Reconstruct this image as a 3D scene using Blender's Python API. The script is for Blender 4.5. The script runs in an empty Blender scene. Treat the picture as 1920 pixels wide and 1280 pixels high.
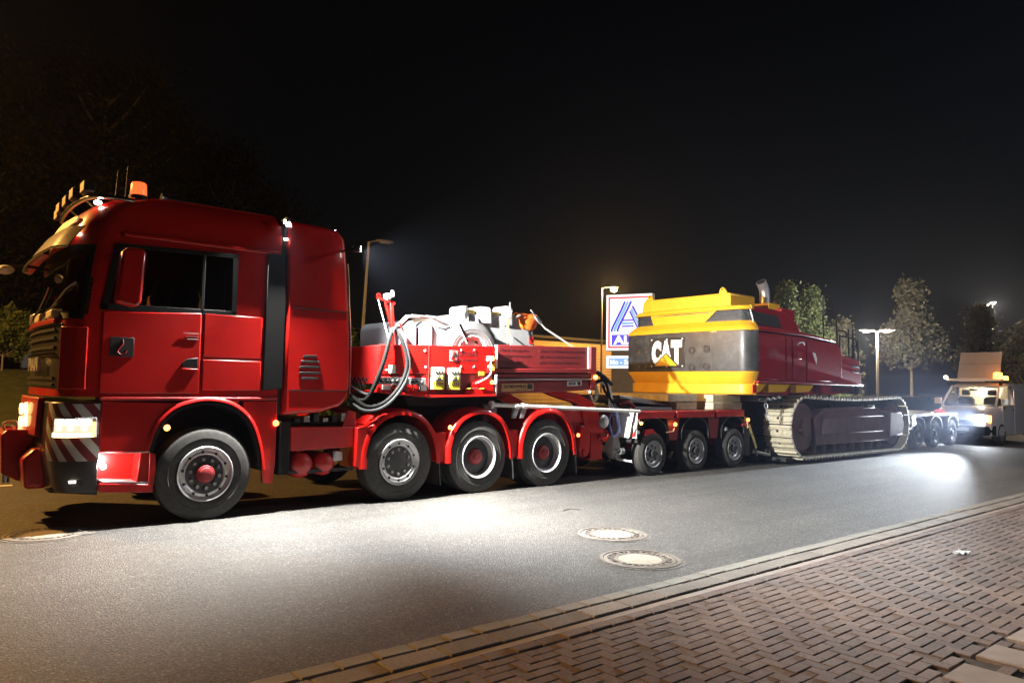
import bpy, math, random
import numpy as np
from mathutils import Vector, Matrix
R = math.radians
random.seed(7)
np.random.seed(7)
SC = bpy.context.scene
COL = SC.collection

# ------------------------------------------------------------------ camera
def make_camera():
    f, phi, pitch, roll = 1377.5, 0.8782, 0.0607, 0.0162
    F = Vector((math.cos(phi), math.sin(phi), 0)); Rt = Vector((math.sin(phi), -math.cos(phi), 0)); U = Vector((0, 0, 1))
    F2 = F*math.cos(pitch) + U*math.sin(pitch); U2 = U*math.cos(pitch) - F*math.sin(pitch)
    R3 = Rt*math.cos(roll) + U2*math.sin(roll); U3 = U2*math.cos(roll) - Rt*math.sin(roll)
    cd = bpy.data.cameras.new('camera'); co = bpy.data.objects.new('camera', cd); COL.objects.link(co)
    m = Matrix((R3, U3, -F2)).transposed().to_4x4(); m.translation = Vector((-2.7745, -8.8704, 1.6055))
    co.matrix_world = m
    cd.sensor_width = 36; cd.lens = f/1920*36; cd.clip_start = 0.05; cd.clip_end = 2000
    SC.camera = co
make_camera()

# ------------------------------------------------------------------ night sky
w = bpy.data.worlds.new('World'); SC.world = w; w.use_nodes = True
nt = w.node_tree; nt.nodes.clear()
sky = nt.nodes.new('ShaderNodeTexSky'); sky.sky_type = 'NISHITA'; sky.sun_disc = False
sky.sun_elevation = R(-4.0); sky.sun_rotation = R(70)
bg = nt.nodes.new('ShaderNodeBackground'); bg.inputs['Strength'].default_value = 0.02
out = nt.nodes.new('ShaderNodeOutputWorld')
nt.links.new(sky.outputs[0], bg.inputs[0]); nt.links.new(bg.outputs[0], out.inputs[0])

SC.view_settings.view_transform = 'Standard'; SC.view_settings.look = 'None'
SC.view_settings.exposure = 0.6; SC.view_settings.gamma = 1.0; SC.view_settings.use_curve_mapping = False
SC.render.engine = 'CYCLES'

# lamp strengths in one place; the lamps themselves are built with their fittings
POW = dict(side=1600, front=3000, corner=5200, rear=200, sodium=10000, street=900, twin=1500, tall=3500, far_sodium=4500, head=400, step=14, van=52000)

def spot(parent, loc, target, power, col=(1, 1, 1), size=120, blend=.6, radius=.06):
    d = bpy.data.lights.new('lamp_light', 'SPOT'); d.energy = power; d.color = col
    d.spot_size = R(size); d.spot_blend = blend; d.shadow_soft_size = radius
    o = bpy.data.objects.new('lamp_light', d); COL.objects.link(o)
    v = Vector(target) - Vector(loc)
    o.rotation_mode = 'QUATERNION'; o.rotation_quaternion = v.to_track_quat('-Z', 'Y')
    o.location = Vector(loc) - (ORG.get(parent, Vector((0, 0, 0))) if parent else Vector((0, 0, 0)))
    o.parent = parent
    return o
def point(parent, loc, power, col=(1, 1, 1), radius=.05):
    d = bpy.data.lights.new('lamp_light', 'POINT'); d.energy = power; d.color = col; d.shadow_soft_size = radius
    o = bpy.data.objects.new('lamp_light', d); COL.objects.link(o)
    o.location = Vector(loc) - (ORG.get(parent, Vector((0, 0, 0))) if parent else Vector((0, 0, 0)))
    o.parent = parent
    return o

# ------------------------------------------------------------------ materials
MATS = {}
def _new(name):
    m = bpy.data.materials.new(name); m.use_nodes = True
    n = m.node_tree.nodes; b = n['Principled BSDF']
    MATS[name] = m
    return m, m.node_tree, n, b
def N(t, ty, **kw):
    n = t.nodes.new(ty)
    for k, v in kw.items(): setattr(n, k, v)
    return n
def noise(t, scale, detail=4, rough=.6, vec=None):
    n = N(t, 'ShaderNodeTexNoise'); n.inputs['Scale'].default_value = scale
    n.inputs['Detail'].default_value = detail; n.inputs['Roughness'].default_value = rough
    if vec: t.links.new(vec, n.inputs['Vector'])
    return n
def ramp(t, src, stops):
    r = N(t, 'ShaderNodeValToRGB'); e = r.color_ramp.elements
    while len(e) < len(stops): e.new(0.5)
    for i, (p, c) in enumerate(stops):
        e[i].position = p; e[i].color = (*c, 1) if len(c) == 3 else c
    t.links.new(src, r.inputs[0])
    return r
def coords(t, kind='Object'):
    return N(t, 'ShaderNodeTexCoord').outputs[kind]
def bump(t, b, src, strength, dist):
    bp = N(t, 'ShaderNodeBump'); bp.inputs['Strength'].default_value = strength; bp.inputs['Distance'].default_value = dist
    t.links.new(src, bp.inputs['Height']); t.links.new(bp.outputs[0], b.inputs['Normal'])
    return bp

def mat(name, col, rough=.5, metal=0., coat=0., var=.25, scale=3., bumps=0., bscale=60., dirt=0., dirtcol=(.12, .1, .08), spec=.5):
    """general paint / plastic / metal with uneven tone, grime and slight relief"""
    m, t, n, b = _new(name)
    co = coords(t)
    ns = noise(t, scale, 5, .65, co)
    lo = tuple(c*(1-var) for c in col); hi = tuple(min(1, c*(1+var*.6)) for c in col)
    r = ramp(t, ns.outputs['Fac'], [(.3, lo), (.7, hi)])
    src = r.outputs[0]
    if dirt > 0:
        n2 = noise(t, scale*2.7, 8, .75, co)
        r2 = ramp(t, n2.outputs['Fac'], [(.45, (0, 0, 0)), (.75, (dirt, dirt, dirt))])
        mx = N(t, 'ShaderNodeMix', data_type='RGBA'); t.links.new(r2.outputs[0], mx.inputs[0])
        t.links.new(src, mx.inputs[6]); mx.inputs[7].default_value = (*dirtcol, 1); src = mx.outputs[2]
    t.links.new(src, b.inputs['Base Color'])
    n3 = noise(t, scale*4, 6, .7, co)
    mr = N(t, 'ShaderNodeMapRange'); mr.inputs[3].default_value = max(.03, rough*.75); mr.inputs[4].default_value = min(1, rough*1.3)
    t.links.new(n3.outputs['Fac'], mr.inputs[0]); t.links.new(mr.outputs[0], b.inputs['Roughness'])
    b.inputs['Metallic'].default_value = metal
    b.inputs['Coat Weight'].default_value = coat; b.inputs['Coat Roughness'].default_value = .06
    b.inputs['Specular IOR Level'].default_value = spec
    if bumps > 0:
        nb = noise(t, bscale, 4, .6, co); bump(t, b, nb.outputs['Fac'], bumps, .01)
    return m
def emit(name, col, strength, base=None):
    m, t, n, b = _new(name)
    b.inputs['Base Color'].default_value = (*(base or col), 1)
    b.inputs['Emission Color'].default_value = (*col, 1); b.inputs['Emission Strength'].default_value = strength
    b.inputs['Roughness'].default_value = .25
    return m
def glass_dark(name, col=(.012, .013, .014), rough=.04):
    m, t, n, b = _new(name)
    b.inputs['Base Color'].default_value = (*col, 1); b.inputs['Roughness'].default_value = rough
    b.inputs['Specular IOR Level'].default_value = .6; b.inputs['Coat Weight'].default_value = .5
    nb = noise(t, 1.5, 2, .5, coords(t)); bump(t, b, nb.outputs['Fac'], .04, .05)
    return m
def glass_clear(name, tint=(.75, .8, .8)):
    m, t, n, b = _new(name)
    t.nodes.remove(b)
    tr = N(t, 'ShaderNodeBsdfTransparent'); tr.inputs[0].default_value = (*tint, 1)
    gl = N(t, 'ShaderNodeBsdfGlossy'); gl.inputs['Roughness'].default_value = .03
    lw = N(t, 'ShaderNodeLayerWeight'); lw.inputs[0].default_value = .5
    pw = N(t, 'ShaderNodeMath', operation='POWER'); t.links.new(lw.outputs['Facing'], pw.inputs[0]); pw.inputs[1].default_value = 4
    fr = N(t, 'ShaderNodeMath', operation='MULTIPLY_ADD'); t.links.new(pw.outputs[0], fr.inputs[0]); fr.inputs[1].default_value = .6; fr.inputs[2].default_value = .035
    mx = N(t, 'ShaderNodeMixShader'); t.links.new(fr.outputs[0], mx.inputs[0])
    t.links.new(tr.outputs[0], mx.inputs[1]); t.links.new(gl.outputs[0], mx.inputs[2])
    t.links.new(mx.outputs[0], t.nodes['Material Output'].inputs[0])
    return m

mat('red_paint', (.46, .005, .003), .36, coat=.6, var=.12, scale=1.5, dirt=.22, dirtcol=(.20, .012, .010), spec=.35)
mat('red_chassis', (.44, .010, .010), .45, coat=.3, var=.2, scale=4, dirt=.3, dirtcol=(.14, .05, .035))
mat('red_board', (.22, .012, .014), .5, coat=.1, var=.18, scale=3, dirt=.3, dirtcol=(.1, .03, .025))
mat('red_lettering', (.085, .008, .010), .5, var=.05)
mat('dark_paint', (.025, .022, .022), .35, coat=.4, var=.2)
mat('black_plastic', (.008, .008, .008), .55, var=.3, bumps=.05, spec=.22)
mat('chassis_black', (.012, .012, .012), .65, var=.4, dirt=.3, dirtcol=(.05, .04, .035))
mat('rubber', (.032, .031, .029), .75, var=.35, scale=8, dirt=.6, dirtcol=(.09, .083, .073), bumps=.12, bscale=90)
mat('alu_rim', (.62, .62, .63), .34, metal=.55, var=.12, scale=9, dirt=.25, dirtcol=(.3, .28, .26))
mat('chrome', (.72, .72, .74), .16, metal=1, var=.1, dirt=.12)
mat('steel', (.45, .45, .46), .35, metal=1, var=.25, dirt=.3)
mat('dark_steel', (.08, .08, .085), .5, metal=.7, var=.4, dirt=.4)
mat('white_paint', (.74, .74, .72), .4, coat=.2, var=.08, dirt=.2, dirtcol=(.4, .36, .3))
mat('white_plastic', (.22, .225, .23), .42, var=.08, scale=4, dirt=.2, dirtcol=(.42, .4, .36))
mat('grey_plastic', (.085, .098, .115), .45, var=.12, dirt=.2)
mat('cream', (.72, .62, .42), .4, var=.1)
mat('beige_box', (.72, .68, .5), .45, var=.1, dirt=.2)
mat('orange_tarp', (.80, .14, .015), .5, var=.15, scale=6, bumps=.2, bscale=14)
mat('cat_yellow', (.74, .40, .018), .38, coat=.35, var=.1, scale=2, dirt=.22, dirtcol=(.4, .24, .05))
mat('cat_black', (.034, .036, .038), .40, coat=.2, var=.4, scale=1.7, dirt=.5, dirtcol=(.13, .135, .135))
mat('louvre', (.05, .055, .06), .45, var=.3, dirt=.3, dirtcol=(.2, .2, .2))
mat('excavator_red', (.34, .010, .018), .30, coat=.6, var=.2, scale=1.6, dirt=.25, dirtcol=(.12, .02, .03))
mat('track_steel', (.50, .46, .34), .62, metal=.15, var=.2, scale=5, dirt=.6, dirtcol=(.24, .20, .13), bumps=.25, bscale=25)
mat('track_frame', (.10, .045, .05), .6, var=.4, scale=4, dirt=.5, dirtcol=(.09, .07, .065))
mat('timber', (.50, .44, .30), .8, var=.3, scale=6, dirt=.5, dirtcol=(.28, .24, .16), bumps=.3, bscale=30)
mat('strap_orange', (.62, .30, .16), .7, var=.2)
mat('strap_white', (.24, .24, .225), .7, var=.15)
mat('rope_blue', (.12, .17, .45), .8, var=.3, scale=30)
mat('rope_white', (.62, .64, .66), .8, var=.25, scale=30)
mat('rope_yellow', (.65, .52, .2), .8, var=.25)
mat('hose', (.005, .005, .005), .7, var=.2, spec=.12)
mat('rubber_dusty_lit', (.10, .10, .10), .8, var=.25, scale=8, dirt=.4, dirtcol=(.16, .155, .15), bumps=.1, bscale=90)  # dust, with lamplight on the spare tyre mixed into the grey
mat('hose_grey', (.022, .023, .025), .65, var=.2, spec=.15)
mat('yellow_label', (.75, .52, .03), .5, var=.08)
mat('sticker_white', (.7, .7, .68), .5, var=.08)
mat('gold_plate', (.52, .27, .10), .45, var=.1)
mat('ink_black', (.02, .018, .018), .5, var=0)
mat('bluish_steel', (.42, .48, .50), .5, metal=.3, var=.25, scale=9, dirt=.5, dirtcol=(.2, .22, .22), bumps=.25, bscale=40)
mat('galvanised', (.45, .46, .47), .42, metal=.8, var=.2, dirt=.2)
mat('lamp_pole', (.30, .29, .26), .5, metal=.3, var=.15)
mat('sign_grey', (.22, .23, .24), .5, var=.12)
mat('sign_blue_dark', (.02, .03, .45), .4, var=.03)
mat('van_white', (.68, .66, .66), .35, coat=.5, var=.06, dirt=.2, dirtcol=(.35, .33, .31))
mat('car_dark', (.02, .021, .026), .3, coat=.8, var=.1)
mat('board_grey', (.36, .33, .31), .6, var=.12)
mat('bark', (.20, .18, .16), .85, var=.4, scale=9, bumps=.5, bscale=25)
mat('concrete_slab', (.27, .235, .21), .8, var=.25, scale=5, dirt=.5, dirtcol=(.2, .17, .15), bumps=.3, bscale=120)
mat('kerb_stone', (.20, .19, .165), .8, var=.3, scale=5, dirt=.5, dirtcol=(.15, .13, .11), bumps=.3, bscale=120)
mat('joint_sand', (.05, .043, .036), .95, var=.3, scale=20)
mat('line_paint', (.72, .72, .68), .6, var=.15, scale=8, dirt=.4, dirtcol=(.3, .3, .28))
mat('cast_iron', (.15, .135, .12), .55, metal=.25, var=.35, scale=10, dirt=.6, dirtcol=(.26, .22, .17), bumps=.2, bscale=60)
mat('visor_smoke', (.16, .13, .09), .3, coat=.6, var=.2)
mat('cover_concrete', (.24, .205, .165), .8, var=.25, scale=12, dirt=.5, dirtcol=(.2, .17, .13), bumps=.3, bscale=120)
mat('litter_white', (.7, .7, .7), .5, var=.1)
mat('seat_cloth', (.05, .05, .055), .8, var=.3)
mat('cladding', (.50, .37, .19), .6, var=.15, scale=2, dirt=.3, dirtcol=(.3, .22, .1))
mat('facade_dark', (.03, .03, .028), .7, var=.3)
mat('hub_red', (.30, .02, .025), .5, var=.3, dirt=.5, dirtcol=(.12, .05, .04))
mat('mud_flap', (.018, .018, .018), .6, var=.3, dirt=.3)
mat('skin', (.45, .28, .2), .5, var=.05)
mat('reflector_red', (.6, .02, .02), .3, coat=.5, var=.05)

emit('headlamp_glow', (1, .93, .82), 14)
emit('headlamp_dim', (1, .80, .55), .7, (.4, .38, .35))
emit('drl_glow', (1, .62, .25), 9)
emit('led_white', (1, .97, .92), 60)
emit('led_small', (1, .9, .7), 12)
emit('amber_glow', (1, .30, .03), 9)
emit('amber_marker', (1, .33, .05), 7)
emit('red_marker', (1, .12, .03), 8)
emit('bumper_lamp', (1, .62, .22), 3.2)
emit('beacon_glow', (1, .09, .02), 1.5, (.8, .1, .02))
emit('sodium_bulb', (1, .62, .18), 140)
emit('street_bulb', (1, .9, .75), 4)
emit('street_bulb_warm', (1, .75, .42), 3)
emit('van_head', (.86, .93, 1), 260)
emit('sign_white', (.95, .97, 1), .92, (.8, .8, .8))
emit('sign_red', (.75, .02, .07), .75)
emit('sign_navy', (.03, .03, .62), .8)
emit('sign_sky', (.16, .42, .80), .75)
emit('sign_royal', (.07, .06, .72), .85)
emit('sign_panel_blue', (.20, .40, .78), .8)
emit('van_interior', (1, .82, .6), .55, (.5, .45, .4))
glass_dark('glass_cab'); glass_clear('glass_clear'); glass_clear('glass_van', (.7, .72, .75)); glass_clear('glass_tint', (.5, .52, .5))
mat('seat_red', (.22, .02, .015), .8, var=.25)
mat('bark_dark', (.012, .010, .007), .9, var=.3)  # near-black bark, darkness of the barely lit trees put into the colour
mat('lens_clear', (.35, .35, .36), .08, coat=1, var=.1)

def asphalt():
    m, t, n, b = _new('asphalt'); co = coords(t)
    v = N(t, 'ShaderNodeTexVoronoi'); v.inputs['Scale'].default_value = 75; t.links.new(co, v.inputs['Vector'])
    mp = N(t, 'ShaderNodeMapping'); mp.inputs['Scale'].default_value = (.05, 1.6, 1); t.links.new(co, mp.inputs[0])
    n1 = noise(t, 0.45, 6, .6, co); n2 = noise(t, 60, 4, .7, co); n3 = noise(t, 7, 6, .75, co); n4 = noise(t, 1.0, 5, .65, mp.outputs[0]); n5 = noise(t, 1.1, 3, .5, co)
    r1 = ramp(t, v.outputs['Color'], [(.12, (.022, .021, .020)), (.55, (.056, .054, .051)), (.8, (.085, .082, .076)), (.96, (.19, .185, .17))])
    def mul(a, c):
        x = N(t, 'ShaderNodeMix', data_type='RGBA', blend_type='MULTIPLY'); x.inputs[0].default_value = 1
        t.links.new(a, x.inputs[6]); t.links.new(c, x.inputs[7]); return x.outputs[2]
    g = lambda a: (a, a, a)
    col = r1.outputs[0]
    col = mul(col, ramp(t, n1.outputs['Fac'], [(.3, g(.72)), (.7, (1.18, 1.15, 1.1))]).outputs[0])       # broad tone
    col = mul(col, ramp(t, n3.outputs['Fac'], [(.3, g(.78)), (.7, g(1.14))]).outputs[0])                 # blotches
    col = mul(col, ramp(t, n4.outputs['Fac'], [(.34, g(.74)), (.5, g(1.0)), (.7, g(1.1))]).outputs[0])   # wheel tracks along the lane
    col = mul(col, ramp(t, n5.outputs['Fac'], [(.26, g(.55)), (.33, g(1.0))]).outputs[0])                # oil stains
    t.links.new(col, b.inputs['Base Color'])
    mr = N(t, 'ShaderNodeMapRange'); mr.inputs[3].default_value = .48; mr.inputs[4].default_value = .85
    t.links.new(n2.outputs['Fac'], mr.inputs[0]); t.links.new(mr.outputs[0], b.inputs['Roughness'])
    ad = N(t, 'ShaderNodeMath', operation='ADD'); t.links.new(v.outputs['Distance'], ad.inputs[0]); t.links.new(n2.outputs['Fac'], ad.inputs[1])
    bump(t, b, ad.outputs[0], .9, .008)
asphalt()
def brick_mat(name, cols, jitter=.3):
    m, t, n, b = _new(name); co = coords(t)
    g = N(t, 'ShaderNodeNewGeometry'); oi = N(t, 'ShaderNodeObjectInfo')
    ad = N(t, 'ShaderNodeMath', operation='ADD'); t.links.new(g.outputs['Random Per Island'], ad.inputs[0]); t.links.new(oi.outputs['Random'], ad.inputs[1])
    fr = N(t, 'ShaderNodeMath', operation='FRACT'); t.links.new(ad.outputs[0], fr.inputs[0])
    r = ramp(t, fr.outputs[0], [(i/(len(cols)-1), c) for i, c in enumerate(cols)])
    wc = N(t, 'ShaderNodeNewGeometry').outputs['Position']
    n1 = noise(t, 45, 6, .7, wc); r2 = ramp(t, n1.outputs['Fac'], [(.3, (.6,)*3), (.7, (1.2,)*3)])
    n2 = noise(t, 1.4, 5, .6, wc); r3 = ramp(t, n2.outputs['Fac'], [(.3, (.7,)*3), (.7, (1.15,)*3)])
    mx = N(t, 'ShaderNodeMix', data_type='RGBA', blend_type='MULTIPLY'); mx.inputs[0].default_value = 1
    t.links.new(r.outputs[0], mx.inputs[6]); t.links.new(r2.outputs[0], mx.inputs[7])
    mx2 = N(t, 'ShaderNodeMix', data_type='RGBA', blend_type='MULTIPLY'); mx2.inputs[0].default_value = 1
    t.links.new(mx.outputs[2], mx2.inputs[6]); t.links.new(r3.outputs[0], mx2.inputs[7])
    t.links.new(mx2.outputs[2], b.inputs['Base Color']); b.inputs['Roughness'].default_value = .75
    nb = noise(t, 150, 5, .7, wc); bump(t, b, nb.outputs['Fac'], .5, .004)
brick_mat('brick', [(.135, .100, .086), (.165, .120, .102), (.12, .094, .085), (.185, .138, .118), (.145, .112, .10)])
brick_mat('edging', [(.19, .17, .145), (.23, .20, .17), (.17, .15, .13), (.21, .18, .15)])
def ground_mat():
    m, t, n, b = _new('grass_ground'); co = coords(t)
    n1 = noise(t, 3, 6, .7, co); n2 = noise(t, .25, 4, .6, co)
    r = ramp(t, n1.outputs['Fac'], [(.3, (.035, .035, .012)), (.55, (.06, .07, .02)), (.8, (.11, .10, .05))])
    t.links.new(r.outputs[0], b.inputs['Base Color']); b.inputs['Roughness'].default_value = .9
    bump(t, b, n1.outputs['Fac'], .8, .08)
ground_mat()
def leaf_mat(name, cols, trans=.25, spec=.3):
    m, t, n, b = _new(name); b.inputs['Specular IOR Level'].default_value = spec
    g = N(t, 'ShaderNodeNewGeometry')
    r = ramp(t, g.outputs['Random Per Island'], [(i/(len(cols)-1), c) for i, c in enumerate(cols)])
    t.links.new(r.outputs[0], b.inputs['Base Color']); b.inputs['Roughness'].default_value = .55
    tl = N(t, 'ShaderNodeBsdfTranslucent'); t.links.new(r.outputs[0], tl.inputs[0])
    mx = N(t, 'ShaderNodeMixShader'); mx.inputs[0].default_value = trans
    t.links.new(b.outputs[0], mx.inputs[1]); t.links.new(tl.outputs[0], mx.inputs[2])
    t.links.new(mx.outputs[0], n['Material Output'].inputs[0])
leaf_mat('leaf', [(.045, .07, .02), (.07, .10, .03), (.10, .12, .045), (.06, .085, .03)])
leaf_mat('leaf_grey', [(.08, .085, .07), (.12, .12, .10), (.10, .11, .075), (.15, .15, .12)])
leaf_mat('leaf_hedge', [(.05, .08, .015), (.09, .12, .03), (.13, .15, .05), (.06, .09, .02)])
leaf_mat('needle', [(.05, .09, .035), (.09, .13, .06), (.12, .15, .08), (.07, .10, .05)])
leaf_mat('leaf_dark', [(.004, .0042, .0015), (.006, .0055, .002), (.008, .007, .0025), (.005, .005, .002)], .1, 0.)  # near-black leaves: night darkness put into the colour
def stripes_mat():
    m, t, n, b = _new('warning_stripes'); co = coords(t)
    sp = N(t, 'ShaderNodeSeparateXYZ'); t.links.new(co, sp.inputs[0])
    # distance along the bent panel is about x - y, so the bars stay even round the corner
    s1 = N(t, 'ShaderNodeMath', operation='SUBTRACT'); t.links.new(sp.outputs[0], s1.inputs[0]); t.links.new(sp.outputs[1], s1.inputs[1])
    z2 = N(t, 'ShaderNodeMath', operation='MULTIPLY'); t.links.new(sp.outputs[2], z2.inputs[0]); z2.inputs[1].default_value = .85
    a = N(t, 'ShaderNodeMath', operation='ADD'); t.links.new(s1.outputs[0], a.inputs[0]); t.links.new(z2.outputs[0], a.inputs[1])
    d = N(t, 'ShaderNodeMath', operation='MULTIPLY'); t.links.new(a.outputs[0], d.inputs[0]); d.inputs[1].default_value = 4.6
    f = N(t, 'ShaderNodeMath', operation='FRACT'); t.links.new(d.outputs[0], f.inputs[0])
    g = N(t, 'ShaderNodeMath', operation='GREATER_THAN'); t.links.new(f.outputs[0], g.inputs[0]); g.inputs[1].default_value = .5
    mx = N(t, 'ShaderNodeMix', data_type='RGBA'); t.links.new(g.outputs[0], mx.inputs[0])
    mx.inputs[6].default_value = (.13, .012, .012, 1); mx.inputs[7].default_value = (.42, .39, .36, 1)
    t.links.new(mx.outputs[2], b.inputs['Base Color']); b.inputs['Roughness'].default_value = .4
stripes_mat()

# ------------------------------------------------------------------ mesh builder
ORG = {}
class MB:
    def __init__(s): s.v = []; s.f = []
    def add(s, vs, fs):
        o = len(s.v); s.v += [tuple(p) for p in vs]; s.f += [tuple(i+o for i in q) for q in fs]; return s
    def box(s, x0, x1, y0, y1, z0, z1):
        return s.add([(x0,y0,z0),(x1,y0,z0),(x1,y1,z0),(x0,y1,z0),(x0,y0,z1),(x1,y0,z1),(x1,y1,z1),(x0,y1,z1)],
                     [(3,2,1,0),(4,5,6,7),(0,1,5,4),(1,2,6,5),(2,3,7,6),(3,0,4,7)])
    def bar(s, p, q, w, h, up=(0,0,1)):
        p = Vector(p); q = Vector(q); d = (q-p).normalized(); sd = d.cross(Vector(up))
        if sd.length < 1e-4: sd = d.cross(Vector((1,0,0)))
        sd.normalize(); u = sd.cross(d)
        vs = []
        for e in (p, q):
            for a, b in ((-1,-1),(1,-1),(1,1),(-1,1)): vs.append(e + sd*a*w/2 + u*b*h/2)
        return s.add(vs, [(3,2,1,0),(4,5,6,7),(0,1,5,4),(1,2,6,5),(2,3,7,6),(3,0,4,7)])
    def prism(s, pts, plane, a, b):
        """polygon in plane 'xz','xy','yz' extruded along the third axis from a to b"""
        n = len(pts)
        def P(u, v, k): return {'xz': (u, k, v), 'xy': (u, v, k), 'yz': (k, u, v)}[plane]
        vs = [P(u, v, a) for u, v in pts] + [P(u, v, b) for u, v in pts]
        fs = [tuple(range(n)), tuple(range(2*n-1, n-1, -1))] + [(i, i+n, (i+1) % n + n, (i+1) % n) for i in range(n)]
        return s.add(vs, fs)
    def loft(s, rings, closed=True, caps=True):
        n = len(rings[0]); o = []
        vs = [p for r in rings for p in r]; fs = []
        for k in range(len(rings)-1):
            for i in range(n if closed else n-1):
                j = (i+1) % n
                fs.append((k*n+i, k*n+j, (k+1)*n+j, (k+1)*n+i))
        if caps and closed:
            fs.append(tuple(range(n-1, -1, -1))); fs.append(tuple((len(rings)-1)*n+i for i in range(n)))
        return s.add(vs, fs)
    def tube(s, path, r, n=8, caps=True, closed=False):
        path = [Vector(p) for p in path]; m = len(path)
        rs = r if isinstance(r, (list, tuple)) else [r]*m
        rings = []; prev = None
        for i, p in enumerate(path):
            if closed: d = path[(i+1) % m] - path[i-1]
            else: d = path[min(i+1, m-1)] - path[max(i-1, 0)]
            d.normalize()
            if prev is None:
                a = d.orthogonal().normalized()
            else:
                a = prev - d*prev.dot(d)
                a = a.normalized() if a.length > 1e-5 else d.orthogonal().normalized()
            prev = a; b = d.cross(a)
            rings.append([p + (a*math.cos(t) + b*math.sin(t))*rs[i] for t in [2*math.pi*k/n for k in range(n)]])
        if closed: rings.append(rings[0]); return s.loft(rings, True, False)
        return s.loft(rings, True, caps)
    def lathe(s, prof, c, axis='y', n=48, closed=False, open0=False):
        """prof = (radius, offset along axis)"""
        c = Vector(c); rings = []
        for r, t in prof:
            ring = []
            for k in range(n):
                a = 2*math.pi*k/n; u = r*math.cos(a); v = r*math.sin(a)
                ring.append(c + Vector({'y': (u, t, v), 'x': (t, u, v), 'z': (u, v, t)}[axis]))
            rings.append(ring)
        if closed: rings.append(rings[0])
        if open0:
            s.loft(rings, True, False); return s
        return s.loft(rings, True, not closed)
    def ellipsoid(s, c, rx, ry, rz, n=14, m=8):
        rings = []
        for i in range(m+1):
            a = -math.pi/2 + math.pi*i/m*.98 + .01*math.pi
            rings.append([(c[0]+rx*math.cos(a)*math.cos(t), c[1]+ry*math.cos(a)*math.sin(t), c[2]+rz*math.sin(a)) for t in [2*math.pi*k/n for k in range(n)]])
        return s.loft(rings)
    def sheet(s, grid):
        """grid of points -> open surface"""
        n = len(grid[0]); vs = [p for r in grid for p in r]
        return s.add(vs, [(k*n+i, k*n+i+1, (k+1)*n+i+1, (k+1)*n+i) for k in range(len(grid)-1) for i in range(n-1)])
    def slab(s, grid, off):
        """grid given thickness by vector or function offset"""
        n = len(grid[0]); m = len(grid)
        top = [Vector(p) for r in grid for p in r]
        bot = [p + (off(p) if callable(off) else Vector(off)) for p in top]
        fs = [(k*n+i, k*n+i+1, (k+1)*n+i+1, (k+1)*n+i) for k in range(m-1) for i in range(n-1)]
        N0 = n*m; fs += [tuple(reversed([q+N0 for q in f])) for f in fs]
        edge = list(range(n)) + [k*n+n-1 for k in range(1, m)] + [(m-1)*n+i for i in range(n-2, -1, -1)] + [k*n for k in range(m-2, 0, -1)]
        for i in range(len(edge)):
            a, b = edge[i], edge[(i+1) % len(edge)]; fs.append((b, a, a+N0, b+N0))
        return s.add(top+bot, fs)
    def mesh(s, name, origin=(0,0,0), smooth=40):
        me = bpy.data.meshes.new(name); o = origin
        me.from_pydata([(p[0]-o[0], p[1]-o[1], p[2]-o[2]) for p in s.v], [], s.f)
        import bmesh as _b
        bm = _b.new(); bm.from_mesh(me); _b.ops.recalc_face_normals(bm, faces=bm.faces); bm.to_mesh(me); bm.free()
        if smooth:
            me.polygons.foreach_set('use_smooth', [True]*len(me.polygons)); me.set_sharp_from_angle(angle=R(smooth))
        me.update()
        return me
def finish(o, mt, bevel=0, seg=2):
    if mt: o.data.materials.append(MATS[mt])
    if bevel:
        b = o.modifiers.new('bevel', 'BEVEL'); b.width = bevel; b.segments = seg; b.limit_method = 'ANGLE'; b.angle_limit = R(35)
        b.harden_normals = False
def tag(o, label=None, cat=None, group=None, kind=None):
    if label: o['label'] = label
    if cat: o['category'] = cat
    if group: o['group'] = group
    if kind: o['kind'] = kind
    return o
def thing(name, loc, label, cat, group=None):
    o = bpy.data.objects.new(name, None); COL.objects.link(o); o.location = loc; o.empty_display_size = .2
    ORG[o] = Vector(loc); return tag(o, label, cat, group)
def part(parent, name, mb, mt, bevel=0, smooth=40, label=None, seg=2):
    """mb in world coordinates; becomes a child (or sub-part) of parent"""
    og = ORG[parent]
    o = bpy.data.objects.new(name, mb.mesh(name, og, smooth)); COL.objects.link(o); o.parent = parent
    ORG[o] = og; finish(o, mt, bevel, seg)
    if label: o['label'] = label
    return o
def single(name, mb, mt, loc, label, cat, group=None, bevel=0, smooth=40):
    o = bpy.data.objects.new(name, mb.mesh(name, loc, smooth)); COL.objects.link(o); o.location = loc
    ORG[o] = Vector(loc); finish(o, mt, bevel); return tag(o, label, cat, group)
def struct(name, mb, mt, bevel=0, smooth=0):
    o = bpy.data.objects.new(name, mb.mesh(name, (0,0,0), smooth)); COL.objects.link(o); ORG[o] = Vector((0,0,0))
    finish(o, mt, bevel); o['kind'] = 'structure'; return o
def inst(parent, name, me, loc, rot=(0,0,0), mt=None):
    """child sharing mesh data; loc in world coordinates when parent is unrotated"""
    o = bpy.data.objects.new(name, me); COL.objects.link(o); o.parent = parent
    o.location = Vector(loc) - ORG[parent]; o.rotation_euler = rot
    ORG[o] = Vector(loc)
    return o
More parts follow.
